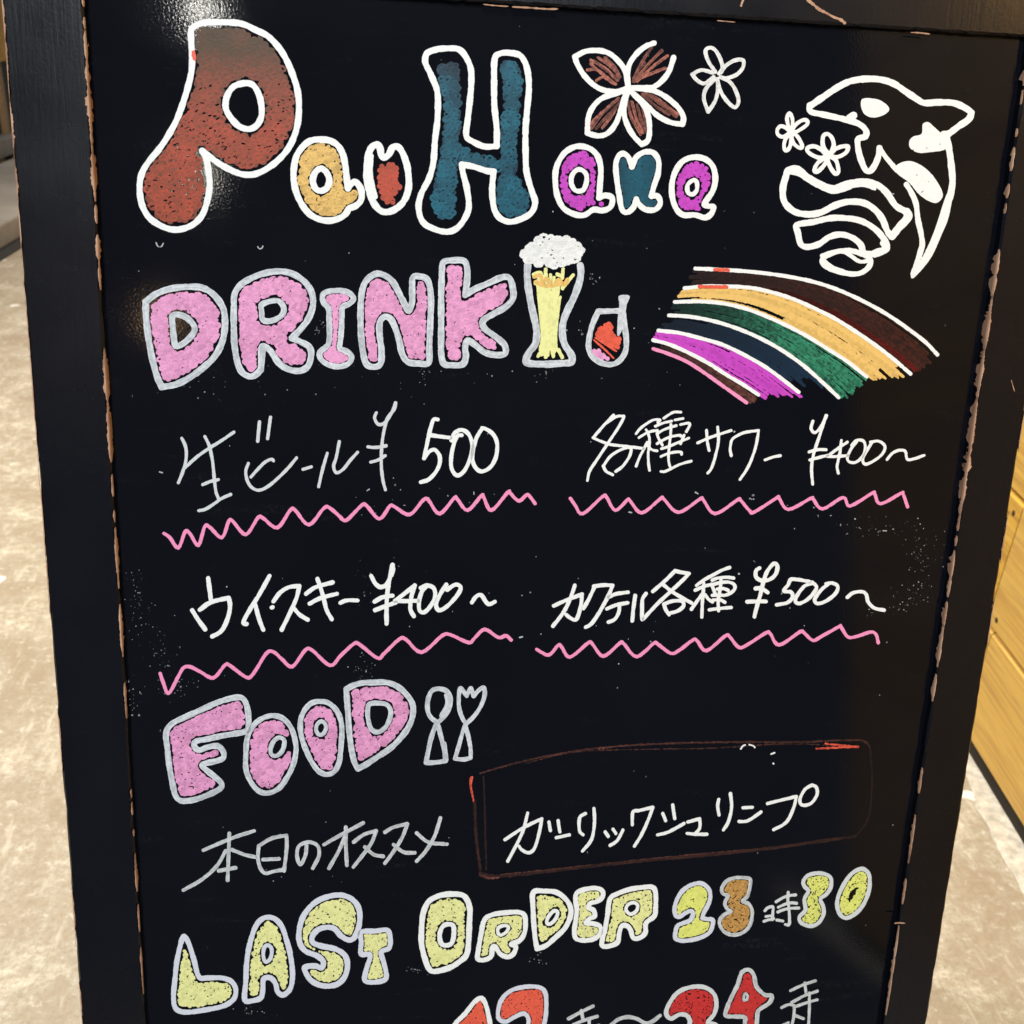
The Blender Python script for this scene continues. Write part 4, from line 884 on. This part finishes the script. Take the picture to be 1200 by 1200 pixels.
bubble(cW, '45 800 70 740 110 695 170 672 235 672 285 705 298 760 285 810 255 850 300 865 310 920 250 960 150 980 90 990 85 930 140 890 165 850 150 815 110 810 70 830', 5.0, 'grey', 'digit', label='grey outlined digit 2 coloured red', fill='red', specks=0.22, **RD)
bubble(cW, '425 600 460 585 485 610 500 670 540 710 575 715 565 750 520 780 505 800 500 860 490 920 450 930 440 870 440 825 390 820 345 815 350 780 375 720 405 660', 4.8, 'grey', 'digit', counters='440 705 455 715 450 735 435 735', wc=3, label='grey outlined digit 4 coloured red', fill='red', specks=0.03, style='silver', **RD)
write(cW, '670 690 730 662 795 640/675 750 740 715 805 692/742 650 748 700/690 772 745 752 805 735/765 700 765 780 760 880/625 775 660 760 690 765 690 765 685 830 670 880/695 815 735 830/615 870 660 850', 3.6, 'grey', style='silver')
bubble(cV, '260 670 310 610 350 560 380 545 400 580 415 650 425 720 430 790 370 795 365 700 300 740', 5.4, 'white', 'digit', label='white outlined digit 1 coloured coral red', fill='coral', specks=0.05, **RD)
bubble(cV, '450 625 460 560 500 515 560 497 620 497 650 520 655 590 645 660 620 720 650 740 640 780 520 790 500 750 560 700 580 640 560 610 520 625 480 645', 5.0, 'lavender', 'digit', label='lavender outlined digit 2 coloured bright red', fill='coral', specks=0.1, **RD)
write(cV, '750 632 800 605 855 578/805 598 812 640/770 658 820 638 872 622/780 690 830 672 880 660/838 640 840 760', 4.2, 'grey', style='silver')
write(cV, '930 660 960 636 1000 625 1040 632 1080 652 1110 642 1140 618', 4.8, 'grey', style='silver')

# ---------- chalk dust, specks and scuffs on the panel
def specks(cx, cy, sx, sy, n, r0, r1, dens, an=0.0):
    K = Ink()
    for _ in range(int(n * 0.7)):
        u, v = rng.normal(0, 1, 2); x = cx + u * sx * math.cos(an) - v * sy * math.sin(an); y = cy + u * sx * math.sin(an) + v * sy * math.cos(an)
        r = (r0 + (r1 - r0) * rng.random() ** 3) * (0.8 if dens < .3 else 1)
        d = max(0.0, dens * rng.uniform(.2, 1) - (0.085 if dens < .3 else 0))
        if rng.random() < .75: K.dab(x, y, r, d)
        else:
            a2 = rng.uniform(0, math.pi); K.stroke(np.array([[x, y], [x + 3 * r * math.cos(a2), y + 3 * r * math.sin(a2)]]), r * 1.3, dens=d)
    o = K.build('chalk_specks', 'dust', panel, 'fill', 'fill', 0.5, extra=-0.00006); o['kind'] = 'stuff'
for a_ in ((1082, 650, 10, 14, 130, .35, .75, .16, 0), (1072, 690, 9, 16, 150, .35, .7, .15, .4), (1050, 712, 22, 3, 90, .35, .7, .13, -.2), (1040, 618, 26, 6, 90, .35, .8, .14, .1),
           (160, 695, 6, 18, 110, .35, .8, .15, 0), (172, 735, 12, 20, 80, .35, .8, .15, .2), (205, 806, 14, 7, 90, .35, .9, .2, -.2), (190, 770, 10, 12, 50, .35, .9, .3, 0), (155, 822, 7, 12, 40, .4, 1.1, .5, 0),
           (697, 326, 6, 2.4, 18, .4, 1.1, .45, .3), (676, 388, 9, 6, 24, .35, .9, .35, .5), (428, 690, 8, 18, 60, .35, .9, .22, 0), (425, 785, 7, 10, 70, .35, .9, .25, 0), (375, 385, 4, 5, 30, .4, .9, .4, 0), (640, 440, 4, 8, 26, .35, .8, .35, 0), (498, 440, 3, 6, 26, .35, .8, .35, 0),
           (470, 440, 160, 8, 60, .35, .9, .25, 0), (300, 455, 80, 10, 60, .35, .9, .25, 0), (490, 1138, 7, 3, 24, .4, 1.2, .35, 0), (630, 1125, 5, 6, 20, .35, .9, .35, 0), (295, 1185, 12, 5, 26, .35, .9, .3, 0), (340, 1010, 50, 40, 30, .4, .8, .35, 0),
           (620, 620, 300, 330, 190, .4, .8, .4, 0), (620, 620, 300, 350, 24, .7, 1.2, 1.0, 0), (780, 715, 90, 25, 18, .5, 1.2, .9, 0), (500, 580, 60, 10, 16, .5, 1.3, .8, 0), (1000, 612, 60, 8, 14, .5, 1.1, .7, 0), (880, 584, 3, 1.6, 6, .8, 1.4, .8, 0)):
    specks(*a_)
K = Ink()
for q in (np.array([[183, 284], [185, 288.5], [189, 289], [191.5, 285]]), np.array([[302, 289], [304, 291.5], [307, 290.5], [308, 288]])): K.stroke(q, 1.3, dens=.8)
for x, y, an in ((187, 553, .3), (430, 575, -.6), (65, 510, 1.1), (737, 600, .2), (815, 577, .5), (609, 747, -.3), (1035, 622, 0)): K.stroke(np.array([[x, y], [x + 3.5 * math.cos(an), y + 3.5 * math.sin(an)]]), 1.5, dens=.8)
K.build('ink_speck', 'dust', panel, 'line', 'fill', .4)
# knocks in the top rail: bare scratches
def scratch(parent, P, w, z, name='bare_scratch'):
    P = smooth(np.array(P, float)); vs, fs = [], []; q = board(P[:, 0], P[:, 1], z + 0.0004); n = len(P)
    for i in range(n):
        t = P[min(i + 1, n - 1)] - P[max(i - 1, 0)]; t = t / (np.linalg.norm(t) + 1e-9); hw = w / 2 * rng.uniform(.6, 1.25) * (0.35 if i in (0, n - 1) else 1) * 0.00047
        nx_, ny_ = t[1], t[0]
        vs += [(q[i, 0] - nx_ * hw, q[i, 1] - ny_ * hw, q[i, 2]), (q[i, 0] + nx_ * hw, q[i, 1] + ny_ * hw, q[i, 2])]
    for i in range(n - 1): fs.append([2 * i, 2 * i + 1, 2 * i + 3, 2 * i + 2])
    return mesh_obj(name, vs, fs, MW, parent)
ZT = PROUD - 0.0008
scratch(top_rail, [(944, -2), (953, 5), (960, 11), (968, 15), (977, 20), (985, 23), (991, 28)], 3.2, ZT)
scratch(top_rail, [(600, 8), (620, 9), (640, 10.5), (654, 10.5)], 1.8, ZT)
scratch(top_rail, [(566, 5), (580, 6.5), (596, 7.5)], 1.2, ZT)
scratch(top_rail, [(1067, 38), (1078, 38.5), (1090, 40)], 1.4, ZT)
scratch(top_rail, [(868, 8), (870, 2), (873, -4)], 2.4, ZT)
scratch(top_rail, [(840, 24), (850, 25), (862, 26)], 1.0, ZT)
scratch(stile_r, [(1048, 1082), (1054, 1081.5), (1061, 1082)], 2.6, PROUD)
scratch(stile_r, [(1185, 445), (1187, 452), (1189, 459)], 1.2, PROUD)
